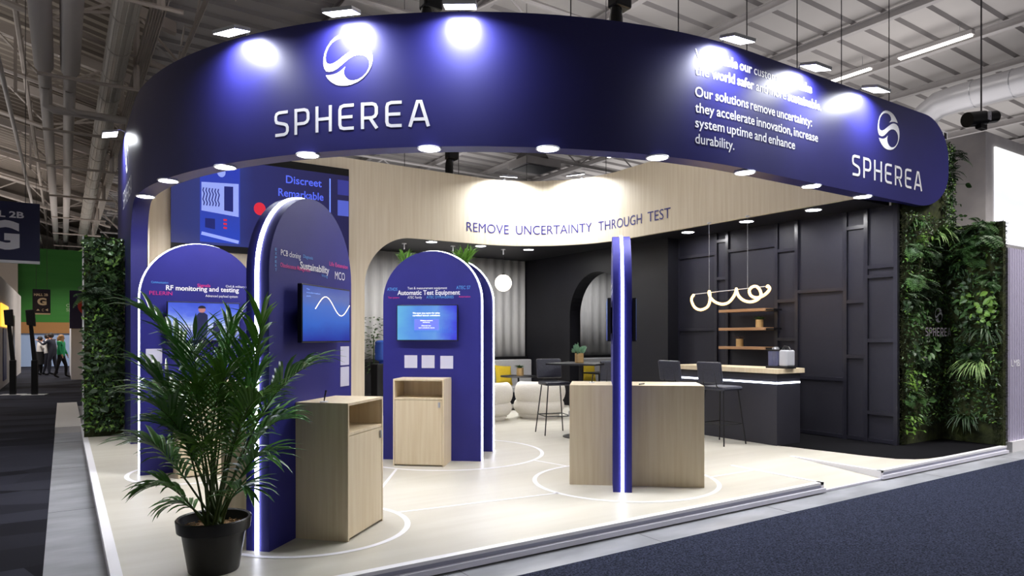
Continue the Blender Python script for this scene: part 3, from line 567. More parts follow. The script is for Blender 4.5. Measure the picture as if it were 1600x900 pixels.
for i, (a, b, c_, nl, L, mt) in enumerate(FR):
    an = i*2.4; q = .03+.05*R_(); frond(pp, (q*math.cos(an), q*math.sin(an), .26), pf(*a), pf(b[0]*.92, b[1], b[2]*1.02), pf(c_[0]*.8, c_[1], c_[2]), nl, L*.68, .027, mt, start=.44, droop=1.1)

# ------------------------------------------------------------------ living walls
def leafq(m, p, d, nrm, L, wd, mi=0):
    d = d.normalized(); s_ = d.cross(nrm); s_ = s_.normalized() if s_.length > 1e-3 else Vector((1, 0, 0)); b = d*L; k = nrm*L*.12
    m.add([p, p+b*.45+s_*wd/2+k, p+b-k*.5, p+b*.45-s_*wd/2+k, p+b*.45], [(0, 1, 4), (1, 2, 4), (2, 3, 4), (3, 0, 4)], mi)
def fernclump(parent, fn, nrm, u, z, size, mats, n=13, name='fern'):
    m = MB(); rt = Vector((0, 0, 1)).cross(nrm).normalized()
    for i in range(n):
        a = U(-1.5, 1.5); d = (rt*math.sin(a)+Vector((0, 0, math.cos(a)*U(.2, 1)))+nrm*U(.35, .9)).normalized(); p = Vector(fn(u+U(-.06, .06), z+U(-.06, .06))); L = size*U(.7, 1.1); N = 11; pts = []
        for k in range(N+1): pts.append(p.copy()); p = p+d*(L/N); d = (d+Vector((0, 0, -.16))).normalized()
        m.tube(pts, .003, 4)
        for k in range(1, N):
            t_ = (pts[k+1]-pts[k]).normalized(); s_ = t_.cross(Vector((0, 0, 1))); s_ = s_.normalized() if s_.length > .05 else rt; w_ = size*.26*math.sin(math.pi*(k+1)/(N+1.5))
            for sg in (-1, 1): leafq(m, pts[k], s_*sg+t_*.4, s_.cross(t_).normalized(), w_, w_*.34)
    return m.build(name, mats, parent, fix=False)
def broad(parent, fn, nrm, u, z, size, mat, n=16, name='broadleaf_clump', asp=.62):
    m = MB(); rt = Vector((0, 0, 1)).cross(nrm).normalized()
    for i in range(n):
        a = U(0, 6.28); q = size*math.sqrt(R_()); p = Vector(fn(u+q*math.cos(a), z+q*math.sin(a)))+nrm*U(.06, .17); L = size*U(.35, .6)
        d = (rt*U(-1, 1)+Vector((0, 0, U(-1.1, .1)))+nrm*U(0, .3)).normalized(); nn = (nrm+rt*U(-.5, .5)+Vector((0, 0, U(0, .7)))).normalized()
        s_ = d.cross(nn).normalized(); out = [(0, 0), (.1, .3), (.35, .5), (.6, .42), (.85, .2), (1, 0)]
        vs = [p+d*L*x for x, y in out]+[p+d*L*x+s_*y*L*asp+nn*.12*L*y for x, y in out[1:-1]]+[p+d*L*x-s_*y*L*asp+nn*.12*L*y for x, y in out[1:-1]]
        f = [(0, 1, 6), (0, 10, 1)]+[(k, k+1, k+6, k+5) for k in (1, 2, 3)]+[(k, k+9, k+10, k+1) for k in (1, 2, 3)]+[(4, 5, 9), (4, 13, 5)]
        m.add(vs, f); m.tube([p-nrm*.14, p], .003, 4)
    return m.build(name, mat, parent, fix=False)
def grassy(parent, fn, nrm, u, z, size, mat, n=34, name='spider_plant'):
    m = MB(); rt = Vector((0, 0, 1)).cross(nrm).normalized()
    for i in range(n): blade(m, Vector(fn(u+U(-.04, .04), z+U(-.04, .04))), rt*U(-.8, .8)+Vector((0, 0, U(.1, .9)))+nrm*U(.4, 1), size*U(.7, 1.2), .022, 2.6*U(.7, 1.2), n=4)
    return m.build(name, mat, parent, fix=False)
def filler(parent, fn, nrm, u0, u1, z0, z1, n, mats, ls=(.03, .07), depth=.09, skip=None, name='small_leaves'):
    m = MB(); rt = Vector((0, 0, 1)).cross(nrm).normalized()
    for i in range(n):
        u, z = U(u0, u1), U(z0, z1)
        if skip and skip(u, z): continue
        p = Vector(fn(u, z))+nrm*U(.01, depth); d = rt*U(-1, 1)+Vector((0, 0, U(-1, .6)))+nrm*U(-.1, .6); L = U(*ls); leafq(m, p, d, (nrm+rt*U(-.6, .6)+Vector((0, 0, U(-.2, .8)))).normalized(), L, L*U(.35, .6), random.choice((0, 0, 0, 1, 1, 2)) if len(mats) > 2 else 0)
    o = m.build(name, None, parent, mats=mats, fix=False); o['kind'] = 'stuff'; return o
def mossback(parent, poly, f0, f1, name='moss_backing'): return MB().prism(poly, f0, f1).build(name, MOSS, parent)
def mosstuft(parent, fn, nrm, u0, u1, z0, z1, n):
    m = MB()
    for i in range(n):
        p = Vector(fn(U(u0, u1), U(z0, z1))); d = nrm+Vector((U(-.8, .8), U(-.8, .8), U(-.8, .8))); leafq(m, p, d, Vector((U(-1, 1), U(-1, 1), 1)).normalized(), U(.025, .05), .008)
    o = m.build('moss', MOSS, parent, fix=False); o['kind'] = 'stuff'
LM = [LF1, LF2, LF3]
# tall one behind the fascia's right end (faces -y)
gy = 4.80
g = thing('living_wall', 'tall living wall of moss and leaves bearing the grey company name, right of the bar', 'plant wall', (10.0, gy, S))
f = lambda u, z: (u-10.0, 0, z-S); nv = Vector((0, -1, 0))
MB().prism([(9.385, S), (9.385, ZB-.01), (9.385, 4.33), (10.74, 4.33), (10.74, S)], lambda x, z: (x-10, 0, z-S), lambda x, z: (x-10, .11, z-S)).build('moss_backing', MOSS, g)
mosstuft(g, f, nv, 9.38, 9.52, S, 3.3, 1500); mosstuft(g, lambda u, z: (9.385-10, u-gy, z-S), Vector((-1, -.3, 0)), gy-.02, gy+.05, S, ZB, 400)
filler(g, f, nv, 9.42, 10.72, .35, 3.25, 2600, LM); filler(g, f, nv, 10.5, 10.76, 3.2, 4.36, 500, LM, depth=.08)
filler(g, lambda u, z: (10.74-10, u-gy, z-S), Vector((1, 0, 0)), gy-.05, gy+.1, 3.1, 4.33, 700, [LF1, LF2, LF3], depth=.12)
for u, z, s_, mt in ((9.72, 2.75, .34, LF2), (9.70, 2.32, .36, LF2), (9.55, 2.05, .26, LF1), (9.95, 2.2, .32, LF1), (10.25, 2.7, .3, LF1), (10.0, 1.2, .3, LF1), (9.6, .75, .24, LF2)): fernclump(g, f, nv, u, z, s_, mt)
for u, z, s_, mt in ((9.62, 1.75, .15, LF2), (9.95, 1.42, .19, LF2), (9.66, 1.40, .17, LF1), (9.58, .98, .14, LF3), (10.1, 2.05, .16, LF1), (9.82, 2.92, .12, LF3), (9.56, .36, .14, LF3), (9.74, .62, .16, LF2), (10.3, 1.5, .2, LF1), (9.8, 1.95, .15, LF2)): broad(g, f, nv, u, z, s_, mt)
grassy(g, f, nv, 10.35, 3.0, .4, LF4); grassy(g, f, nv, 9.75, 3.1, .26, LF2, 24)
f2 = lambda u, z: (10.74-10, u-gy, z-S)
for z, s_ in ((4.15, .3), (3.9, .26)): fernclump(g, f2, Vector((.9, -.4, 0)), gy-.02, z, s_, LF1, 9)
broad(g, f2, Vector((.8, -.5, 0)), gy, 3.62, .22, LF1, 5); broad(g, f2, Vector((.8, -.5, 0)), gy, 3.38, .14, LF2, 7)
m = MB(); wordmark(m, 9.66, 10.36, 1.575, 1.69, lambda u, z: (u-10.0, -.2, z-S), .15); m.build('company_name', M('grey_letters', (128, 122, 132), .4), g, fix=False)
m = MB(); emblem(m, 10.02, 1.86, .1, .1, lambda u, z: (u-10.0, -.2, z-S)); m.build('emblem', M('grey_emblem', (92, 92, 98), .4), g, fix=False)
# lower right one, faces -x
g = thing('living_wall', 'lower living wall at the right end of the stand, beside the white ribbed panel', 'plant wall', (10.56, 4.4, S))
f = lambda u, z: (0, u-4.4, z-S); nv = Vector((-1, 0, 0))
MB().box(-.03, .05, 4.03-4.4, 4.79-4.4, 0, 3.02).build('moss_backing', MOSS, g)
f = lambda u, z: (-.03, u-4.4, z-S)
mosstuft(g, f, nv, 4.02, 4.14, S, 3.12, 1500); mosstuft(g, lambda u, z: (u-10.56, 4.03-4.4, z-S), Vector((0, -1, 0)), 10.53, 10.61, S, 3.1, 500)
filler(g, f, nv, 4.06, 4.78, .4, 3.12, 1700, LM)
for u, z, s_, mt in ((4.3, 2.85, .4, LF2), (4.45, 2.65, .36, LF2), (4.6, 2.95, .3, LF1), (4.4, 1.35, .3, LF1), (4.2, 2.3, .24, LF2), (4.3, 3.05, .3, LF2)): fernclump(g, f, nv, u, z, s_, mt, 14)
for u, z, s_, mt in ((4.3, 2.05, .2, LF3), (4.45, 1.95, .18, LF2), (4.22, 1.9, .17, LF3), (4.35, 1.75, .16, LF1), (4.5, 2.3, .16, LF1)): broad(g, f, nv, u, z, s_, mt, 18)
grassy(g, f, nv, 4.33, 1.15, .42, LF4, 46); grassy(g, f, nv, 4.25, 1.6, .4, LF1, 26); grassy(g, f, nv, 4.5, .4, .36, LF1, 26); grassy(g, f, nv, 4.6, 2.5, .3, LF1, 20)
# left one by the aisle, faces -y
gy = 11.72
g = thing('living_wall', 'living wall of dark leaves left of the navy pillar, by the aisle', 'plant wall', (.52, gy, S))
f = lambda u, z: (u-.52, 0, z-S); nv = Vector((0, -1, 0))
MB().box(.255-.52, .76-.52, 0, .1, 0, 2.93).build('moss_backing', MOSS, g); MB().box(.235-.52, .255-.52, 0, .1, 0, 2.93).build('edge_panel', WHITE, g)
filler(g, f, nv, .25, .77, .2, 3.02, 2600, LM, (.04, .09))
for u, z, s_, mt in ((.4, 2.25, .34, LF1), (.6, 2.5, .3, LF2), (.5, 2.2, .4, LF1), (.35, 2.1, .32, LF2), (.6, 1.8, .3, LF1), (.6, 1.1, .3, LF1)): fernclump(g, f, nv, u, z, s_, mt, 12)
for u, z, s_, mt in ((.45, 2.85, .18, LF2), (.65, 2.8, .16, LF2), (.68, 1.62, .16, LF1), (.4, 1.2, .2, LF1), (.5, .7, .2, LF1), (.6, 2.7, .12, LF3)): broad(g, f, nv, u, z, s_, mt)
# ferns on the tall planter
def fernplant(x, y, z, label, s_=.34):
    r = thing('fern', label, 'plant', (x, y, z), 0, 'ferns on the tall planter'); m = MB().lathe([(.06, 0), (.085, .1), (.08, .1), (.07, .085), (1e-6, .085)], 20); m.build('pot', BLKP, r, smooth=True)
    for i in range(20):
        m = MB(); a = i*2.4; d = Vector((math.cos(a)*U(.2, .75), math.sin(a)*U(.2, .75), 1)); blade(m, Vector((0, 0, .09)), d, s_*U(.7, 1.05), .035, .8, n=4); 
        for q in range(5): blade(m, Vector((0, 0, .09))+d.normalized()*s_*.12*(q+1), d+Vector((U(-.8, .8), U(-.8, .8), 0)), s_*.35, .02, .8, n=4)
        m.build('frond', LEAFP2, r, fix=False)
x, y = loc2(oA, aA, .32, .42); fernplant(x, y, 2.306, 'bright green fern behind the right shoulder of the middle arch totem')
x, y = loc2(oA, aA, -.43, .42); fernplant(x, y, 2.306, 'bright green fern peeking out behind the left shoulder of the middle arch totem', .3)

# ------------------------------------------------------------------ bar
r = thing('bar_counter', 'black bar counter with oak top and a glowing line along its front', 'counter', (8.26, 6.6, S))
MB().box(-.26, .26, -.90, .9, 0, .95).build('body', M('bar_black', (40, 40, 50), .45, rgb2=(43, 43, 53), scale=(2, 2, 2)), r, bevel=.004)
MB().box(-.31, .29, -.95, .92, .97, 1.035).build('counter_top', WOODC, r, bevel=.003); MB().box(-.255, .255, -.89, .89, .95, .97).build('shadow_gap', BLKP, r)
m = MB(); m.box(-.272, -.26, -.912, .9, .83, .853); m.box(-.272, .24, -.912, -.9, .83, .853); m.build('led_strip', M('bar_led', (235, 240, 255), .4, emis=7), r)
sv = (2.015, 1.716, 1.411)
for z, l in zip(sv, ('top walnut wall shelf above the bar, empty', 'middle walnut wall shelf above the bar, carrying one gold pot', 'lowest walnut wall shelf above the bar, carrying one gold pot')):
    r = thing('wall_shelf', l, 'shelf', (9.33, 7.12, z), 0, 'walnut shelves above the bar'); MB().box(-.22, .0, -.42, .48, -.045, 0).build('board', WOODD, r, bevel=.002); MB().box(-.2, .0, -.56, -.42, -.035, -.012).build('bracket', BLKM, r)
def goldpot(x, y, z, label, kind='grass', k=1):
    r = thing('potted_plant', label, 'plant', (x, y, z), 0, 'small plants in gold pots'); MB().lathe([(.05*k, 0), (.058*k, .004), (.058*k, .125*k), (.053*k, .125*k), (.052*k, .105*k), (1e-6, .105*k)], 28).build('pot', GOLD, r, smooth=True)
    m = MB()
    if kind == 'succ':
        for i in range(46):
            d = Vector((U(-1, 1), U(-1, 1), U(.1, 1.3))).normalized(); leafq(m, Vector((0, 0, .11*k))+d*U(.02, .1)*k, d+Vector((0, 0, .3)), Vector((d.y, -d.x, .5)).normalized(), .075*k, .05*k)
        m.build('foliage', SUCC, r, fix=False)
    else:
        for i in range(40): a = U(0, 6.28); blade(m, Vector((U(-.02, .02), U(-.02, .02), .105*k)), Vector((math.cos(a)*.7, math.sin(a)*.7, U(.5, 1.2))), U(.08, .13)*k, .02*k, 1.3, n=2)
        m.build('foliage', LF2 if kind == 'grass' else M('dry_leaf', (96, 84, 88), .7), r, fix=False)
goldpot(9.21, 6.876, sv[1], 'gold pot with green sprigs on the middle wall shelf'); goldpot(9.21, 7.255, sv[2], 'gold pot with dark heather on the lowest wall shelf', 'dry')
# coffee machine
r = thing('coffee_machine', 'small coffee machine with a clear tank on the bar counter', 'coffee machine', (8.2, 5.78, S+1.035), 0)
MB().box(-.09, .09, -.16, -.03, .03, .25).build('body', M('satin_silver', (200, 203, 212), .35, .2), r, bevel=.02); MB().box(-.1, .1, -.17, .17, 0, .03).build('base', BLKP, r, bevel=.006)
MB().box(-.08, .08, -.01, .15, .03, .235).build('water_tank', M('tank_plastic', (170, 178, 225), .1, trans=.75), r, bevel=.015); MB().box(-.085, .085, -.015, .155, .235, .258).build('tank_lid', BLKP, r, bevel=.006)
MB().tube([(.0, -.14, .25), (.0, -.12, .285), (.0, -.06, .295), (.0, -.03, .26)], .016, 8).build('lever', BLKP, r, smooth=True); MB().lathe([(.05, .257), (.045, .28), (.02, .292), (1e-6, .293)], 20, (.0, .08, 0)).build('brew_head', STEEL, r, smooth=True)
# neon squiggle
npts = [(7.502,2.237),(7.564,2.193),(7.58,2.133),(7.533,2.048),(7.441,2.002),(7.335,1.998),(7.215,2.036),(7.151,2.114),(7.133,2.218),(7.145,2.269),(7.163,2.242),(7.151,2.172),(7.084,2.104),(6.97,2.067),(6.857,2.09),(6.76,2.176),(6.706,2.251),(6.679,2.283),(6.652,2.248),(6.598,2.167),(6.505,2.101),(6.388,2.074),(6.286,2.104),(6.248,2.171),(6.298,2.26),(6.375,2.304),(6.453,2.287),(6.476,2.238),(6.427,2.169),(6.324,2.132),(6.21,2.143),(6.111,2.189),(6.067,2.246),(6.106,2.287),(6.135,2.272)]
r = thing('neon_lamp', 'curly warm glowing tube lamp hanging over the bar', 'lamp', (8.4, 6.8, ZB))
q = []
for i in range(len(npts)-1):
    p0, p1, p2, p3 = [npts[max(0, min(len(npts)-1, i+k))] for k in (-1, 0, 1, 2)]
    for j in range(4):
        t_ = j/4; cr2 = lambda a, b, c_, d: .5*((2*b)+(c_-a)*t_+(2*a-5*b+4*c_-d)*t_*t_+(3*b-a-3*c_+d)*t_**3); q.append((.05*math.sin(i*.55+j*.137), cr2(p0[0], p1[0], p2[0], p3[0])-6.8, cr2(p0[1], p1[1], p2[1], p3[1])-ZB))
MB().tube(q, .021, 10).build('light_tube', NEON, r, smooth=True)
MB().tube([(0, 7.5-6.8, 2.245-ZB), (0, 6.1-6.8, 2.29-ZB)], .006, 6).build('rail', WHITE, r); 
for y in (7.19, 6.477): MB().tube([(0, y-6.8, 2.26-ZB+(7.19-y)*.03), (.0, y-6.8, -.001)], .002, 5).build('wire', WHITE, r); MB().lathe([(.03, -.02), (.03, 0)], 16, (0, y-6.8, -.001)).build('ceiling_cup', WHITE, r)
area('lamp', r, (-.12, 0, -1.18), (0, math.radians(90), 0), .25, 5, (1, .72, .4), 'RECTANGLE', 1.4)
# bar stools
def stool(x, y, rz, label):
    """back on the -x side, sitter looks to +x"""
    r = thing('bar_stool', label, 'stool', (x, y, S), rz, 'black leather bar stools')
    MB().box(-.2, .2, -.2, .2, .735, .79).build('seat', LEATH, r, bevel=.025)
    T = Matrix.Translation((-.215, 0, .83)) @ Matrix.Rotation(math.radians(-9), 4, 'Y'); m = MB(); m.box(-.03, .02, -.205, .205, 0, .30, T); m.build('backrest', LEATH, r, bevel=.024)
    m = MB(); m.tube([(-.14, -.1, .735), (-.235, -.11, .80), (-.262, -.1, .98), (-.268, -.08, 1.02), (-.268, .08, 1.02), (-.262, .1, .98), (-.235, .11, .80), (-.14, .1, .735)], .008, 8); m.build('back_frame', BLKM, r, smooth=True)
    for sx in (-1, 1):
        for sy in (-1, 1): MB().tube([(sx*.15, sy*.15, .74), (sx*.225, sy*.225, 0)], .0095, 8).build('leg', BLKM, r, smooth=True)
    k = .15+.075*(.74-.28)/.74; m = MB(); m.tube([(k, -k, .28), (k, k, .28)], .008, 8); m.tube([(-k, -k, .28), (-k, k, .28)], .008, 8); m.tube([(-k, k, .28), (k, k, .28)], .008, 8); m.tube([(-k, -k, .28), (k, -k, .28)], .008, 8); m.build('footrest', BLKM, r, smooth=True); return r
s0 = stool(7.58, 6.27, 0, 'black bar stool at the bar, nearer the coffee machine'); dup(s0, (7.58, 7.0, S), 0, 'black bar stool at the bar, farther from the coffee machine')
dup(s0, (6.24, 8.32, S), math.radians(-107), 'black bar stool in front of a white armchair'); dup(s0, (6.78, 7.58, S), math.radians(50), 'black bar stool half hidden behind the edge-on totem, at the high table')
r = thing('high_table', 'black high table carrying a succulent in a gold pot', 'table', (6.36, 7.82, S)); 
MB().box(-.42, .42, -.38, .38, 1.06, 1.085, Matrix.Rotation(.5, 4, 'Z')).build('table_top', BLKM, r, bevel=.004); MB().tube([(0, 0, .02), (0, 0, 1.06)], .032, 16).build('column', BLKM, r, smooth=True); MB().lathe([(.27, 0), (.27, .012), (.05, .025), (1e-6, .025)], 32).build('base', BLKM, r, smooth=True)
goldpot(6.34, 7.84, S+1.085, 'gold pot with a pale green succulent on the high table', 'succ', 1.12)
# lounge
def armchair(x, y, rz, label):
    r = thing('armchair', label, 'armchair', (x, y, S), rz, 'white boucle armchairs')
    def ring(m, rr, z0, z1, bulge, a0, a1, thick):      # an upholstered wrap, open towards +y
        n = 20; k = 12
        vs = []
        for i in range(n+1):
            a = math.radians(a0+(a1-a0)*i/n); e = min(1, min(i, n-i)/2.5+.35)
            for j in range(k):
                b = 2*math.pi*j/k; rad = rr+math.cos(b)*thick/2*e; zz = (z0+z1)/2+math.sin(b)*(z1-z0)/2*(e*.25+.75); vs.append((rad*math.cos(a), rad*math.sin(a)*.95, zz))
        m.add(vs, [(i*k+j, i*k+(j+1) % k, (i+1)*k+(j+1) % k, (i+1)*k+j) for i in range(n) for j in range(k)]+[tuple(range(k)), tuple(n*k+j for j in range(k))])
    m = MB(); ring(m, .345, .27, .68, 0, 165, 375, .25); m.build('backrest', BOUCLE, r, smooth=True, subsurf=1)
    m = MB(); ring(m, .33, .07, .37, 0, 130, 410, .24); m.build('armrest', BOUCLE, r, smooth=True, subsurf=1)
    MB().lathe([(1e-6, .06), (.3, .06), (.34, .12), (.34, .3), (.33, .38), (1e-6, .4)], 32).build('seat', BOUCLE, r, smooth=True); MB().lathe([(.33, 0), (.33, .025), (.35, .03), (.36, .08), (.33, .09)], 40).build('base', BOUCLE, r, smooth=True)
    return r
a0_ = armchair(7.27, 10.16, math.radians(-15), 'white boucle armchair behind a bar stool, seen from its back'); a0_.scale = (1.06, 1.06, 1); dup(a0_, (6.26, 10.37, S), math.radians(-30), 'white boucle armchair half hidden behind the rear arch totem')
r = thing('side_table', 'low round black side table carrying a small gold pot, in the lounge', 'table', (7.72, 11.5, S)); MB().lathe([(1e-6, .66), (.36, .66), (.37, .67), (.36, .685), (1e-6, .685)], 40).build('table_top', BLKM, r, smooth=True); MB().tube([(0, 0, .01), (0, 0, .66)], .02, 12).build('column', BLKM, r, smooth=True); MB().lathe([(.2, 0), (.2, .01), (1e-6, .015)], 32).build('base', BLKM, r, smooth=True)
goldpot(7.76, 11.5, S+.685, 'gold pot with dark green sprigs on the low round side table', 'grass', 1.25)
r = thing('side_table', 'small black side table in the side room with a gold pot', 'table', (9.95, 11.6, S)); MB().box(-.3, .3, -.3, .3, .66, .685).build('table_top', BLKM, r, bevel=.004); MB().tube([(0, 0, .01), (0, 0, .66)], .02, 12).build('column', BLKM, r, smooth=True); MB().lathe([(.2, 0), (.2, .01), (1e-6, .015)], 32).build('base', BLKM, r, smooth=True)
goldpot(10.0, 11.55, S+.685, 'gold pot on the side room table, seen through the arched opening', 'dry', 1.1)
def cushion(x, y, z, rz, label):
    m = MB(); n = 10; g_ = [(-1+2*i/n, -1+2*j/n) for j in range(n+1) for i in range(n+1)]; h = lambda a, b: .075*((1-a**4)*(1-b**4))**.6+.004
    for s in (-1, 1): m.add([(.23*a*(1-.06*(1-b*b)), s*h(a, b), .22*b*(1-.06*(1-a*a))) for a, b in g_], [(j*(n+1)+i, j*(n+1)+i+1, (j+1)*(n+1)+i+1, (j+1)*(n+1)+i) for j in range(n) for i in range(n)])
    o = m.build('cushion', YELL, smooth=True); o.location = (x, y, z); o.rotation_euler = (math.radians(-14), math.radians(4), rz); tag(o, label, 'cushion', 'yellow cushions')
cushion(8.18, 12.78, S+.62, .1, 'yellow cushion on the banquette behind the low round table'); cushion(10.6, 12.78, S+.62, 0, 'yellow cushion on the side room banquette, seen through the arched opening')
# globe pendants
def pendant(x, y, zg, label):
    r = thing('pendant_lamp', label, 'lamp', (x, y, ZB), 0, 'globe pendant lamps'); m = MB(); m.tube([(0, 0, -.001), (0, 0, -.11)], .012, 8); m.lathe([(.045, -.012), (.045, 0)], 20); m.build('ceiling_rod', WHITE, r, smooth=True)
    MB().tube([(0, 0, -.1), (0, 0, zg-ZB+.15)], .0025, 5).build('cord', BLKP, r); MB().sphere((0, 0, zg-ZB), .17, 32).build('globe', GLOBE, r, smooth=True); MB().lathe([(.03, zg-ZB+.16), (.03, zg-ZB+.2)], 12).build('socket', BLKP, r)
pendant(7.45, 11.65, 2.66, 'white globe pendant lamp in front of the grey curtain'); pendant(6.35, 11.75, 2.3, 'globe pendant lamp hidden behind the middle arch, only its rod showing left of the fern'); pendant(5.41, 11.95, 2.3, 'globe pendant lamp hidden behind the middle arch, only its rod showing at the arch curve')
# water cooler and plant by it
r = thing('water_cooler', 'black water cooler with a blue bottle, behind the middle arch totem', 'water cooler', (5.02, 12.1, S)); MB().box(-.16, .16, -.16, .16, 0, .97).build('body', BLKP, r, bevel=.02)
MB().lathe([(.05, .97), (.05, 1.0), (.13, 1.04), (.135, 1.12), (.125, 1.15), (.135, 1.18), (.135, 1.3), (.125, 1.33), (.13, 1.37), (.1, 1.4), (1e-6, 1.41)], 28).build('bottle', M('water_bottle', (70, 110, 215), .15, trans=.35), r, smooth=True); MB().box(-.03, .03, -.19, -.16, .75, .8).build('tap', STEEL, r, bevel=.004)
r = thing('rubber_plant', 'leafy green plant behind the blue water bottle', 'plant', (5.03, 12.55, S)); MB().lathe([(.14, 0), (.18, .35), (.17, .35), (.16, .32), (1e-6, .32)], 24).build('pot', BLKP, r, smooth=True); MB().tube([(0, 0, .3), (.01, 0, .9), (0, -.02, 1.5)], .012, 6).build('stem', STEM, r)
m = MB()
for i in range(150):
    a = U(0, 6.28); z = U(.8, 1.85); q = U(.03, .22); d = Vector((math.cos(a), math.sin(a), U(-.5, .6))); leafq(m, Vector((q*math.cos(a), q*math.sin(a), z)), d, Vector((0, 0, 1)), .1, .045)
m.build('foliage', LF2, r, fix=False)

# ------------------------------------------------------------------ the hall
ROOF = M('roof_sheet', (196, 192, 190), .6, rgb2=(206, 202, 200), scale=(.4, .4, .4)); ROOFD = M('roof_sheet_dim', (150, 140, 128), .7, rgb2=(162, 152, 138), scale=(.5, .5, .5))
IRON = M('white_steelwork', (186, 182, 182), .5, rgb2=(196, 192, 192), scale=(2, 2, 2)); IRONW = M('warm_steelwork', (188, 178, 170), .5, rgb2=(198, 188, 180), scale=(2, 2, 2))
Y0, Y1 = -7, 60
rz_ = lambda x: 8.35-.02*(x-2)
m = MB(); m.add([(1.6, Y0, rz_(1.6)), (42, Y0, rz_(42)), (42, Y1, rz_(42)), (1.6, Y1, rz_(1.6))], [(0, 1, 2, 3)])
ceil = m.build('ceiling', ROOF, fix=False); q_ = ceil.modifiers.new('s', 'SOLIDIFY'); q_.thickness = .1; q_.offset = 1; struct(ceil, 'pale corrugated hall roof on the right')
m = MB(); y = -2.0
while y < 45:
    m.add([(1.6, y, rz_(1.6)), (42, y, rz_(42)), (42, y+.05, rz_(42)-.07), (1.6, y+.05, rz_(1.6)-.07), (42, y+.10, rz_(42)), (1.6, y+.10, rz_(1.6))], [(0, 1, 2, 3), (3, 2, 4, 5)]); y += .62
m.build('rib', M('roof_rib_shaded', (150, 146, 146), .6), ceil, fix=False)  # darker rib colour stands in for shade lines between the sheets
lz = lambda x: 8.2+.25*(1.6-x)
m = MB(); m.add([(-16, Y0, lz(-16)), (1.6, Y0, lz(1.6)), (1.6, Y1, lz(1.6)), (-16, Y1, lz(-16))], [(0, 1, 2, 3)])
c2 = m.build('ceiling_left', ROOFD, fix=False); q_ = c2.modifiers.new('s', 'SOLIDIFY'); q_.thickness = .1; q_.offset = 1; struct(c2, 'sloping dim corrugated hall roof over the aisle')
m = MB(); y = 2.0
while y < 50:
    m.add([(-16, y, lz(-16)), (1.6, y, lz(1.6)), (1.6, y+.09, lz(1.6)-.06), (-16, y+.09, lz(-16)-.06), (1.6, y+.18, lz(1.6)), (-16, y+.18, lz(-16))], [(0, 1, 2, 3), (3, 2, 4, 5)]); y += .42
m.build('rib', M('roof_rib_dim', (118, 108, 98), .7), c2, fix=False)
# purlins along y on the right
k = 0
for x in (4.6, 6.9, 9.2, 11.5, 13.7, 16.0, 18.2, 20.5, 22.8, 25.1, 28, 31):
    k += 1; m = MB(); z = rz_(x)-.09; m.box(x-.07, x+.07, 1, 45, z-.16, z-.145); m.box(x-.012, x+.012, 1, 45, z-.145, z); m.box(x-.07, x+.07, 1, 45, z-.01, z+.005); struct(m.build('beam_%d' % k, IRON), 'pale steel purlin under the hall roof')
# lattice trusses along x
for y in (10.5, 16.5, 22.5, 28.5, 34.5, 41):
    k += 1; m = MB(); zt_, zb_ = 7.9, 7.0
    m.tube([(1.6, y, zt_), (36, y, zt_-.3)], .05, 6); m.tube([(1.6, y, zb_), (36, y, zb_-.3)], .05, 6); x = 1.6; s = 0
    while x < 35:
        a, b = (zt_, zb_) if s % 2 == 0 else (zb_, zt_); m.tube([(x, y, a-.009*x), (x+1.3, y, b-.009*x)], .025, 5); x += 1.3; s += 1
    struct(m.build('beam_%d' % k, IRON, smooth=True), 'white lattice truss under the right hall roof')
for i, y in enumerate((7.2, 11.2, 15.2, 19.2, 23.2, 28, 33, 38, 43, 49)):
    k += 1; m = MB(); T = lambda x: lz(x)-.25
    m.add([p for x in (-14, 1.9) for p in ((x, y-.09, T(x)), (x, y+.09, T(x)), (x, y+.09, T(x)-.22), (x, y-.09, T(x)-.22))], [(0, 1, 5, 4), (1, 2, 6, 5), (2, 3, 7, 6), (3, 0, 4, 7), (0, 3, 2, 1), (4, 5, 6, 7)])
    B = lambda x: lz(x)-1.25
    m.tube([(-14, y, B(-14)), (1.9, y, B(1.9))], .06, 6); x = -14; s = 0
    while x < 1.4:
        m.tube([(x, y, (T if s % 2 == 0 else B)(x)), (x+1.25, y, (B if s % 2 == 0 else T)(x+1.25))], .03, 5); x += 1.25; s += 1
    m.tube([(1.2, y, 6.4), (1.2, y, 8.2)], .06, 6); m.tube([(-.6, y, B(-.6)), (1.2, y, 7.9)], .03, 5); m.tube([(-.4, y, 6.4), (1.5, y, 6.4)], .035, 6)
    struct(m.build('beam_%d' % k, IRONW), 'sloping steel truss over the aisle')
k += 1; m = MB()
for x in (-.75, 2.2):
    m.tube([(x, 4, 7.75), (x, 50, 7.75)], .05, 6)
    for j in range(18): m.tube([(x, 5+2.5*j, 7.75), (x, 6.25+2.5*j, 8.3)], .022, 5); m.tube([(x, 7.5+2.5*j, 7.75), (x, 6.25+2.5*j, 8.3)], .022, 5)
struct(m.build('beam_%d' % k, IRONW), 'long lattice girders along the roof valley')
DUCT = M('white_duct', (206, 200, 196), .5); 
def pipe(x, z, r_, y0, ystep, label, r2):
    r = thing('pipe', label, 'pipe', (x, ystep, z)); m = MB(); m.tube([(0, y0-ystep, 0), (0, .0, 0)], r_, 20); m.build('wide_section', DUCT, r, smooth=True); m = MB(); m.tube([(0, -.02, 0), (0, 50-ystep, 0)], r2, 20); m.build('narrow_section', DUCT, r, smooth=True)
    m = MB(); m.tube([(0, 1.2, -.1), (0, 1.4, -.4), (.15, 1.45, -.47), (1.1, 1.45, -.47)], r2*.7, 14); m.build('branch', DUCT, r, smooth=True)
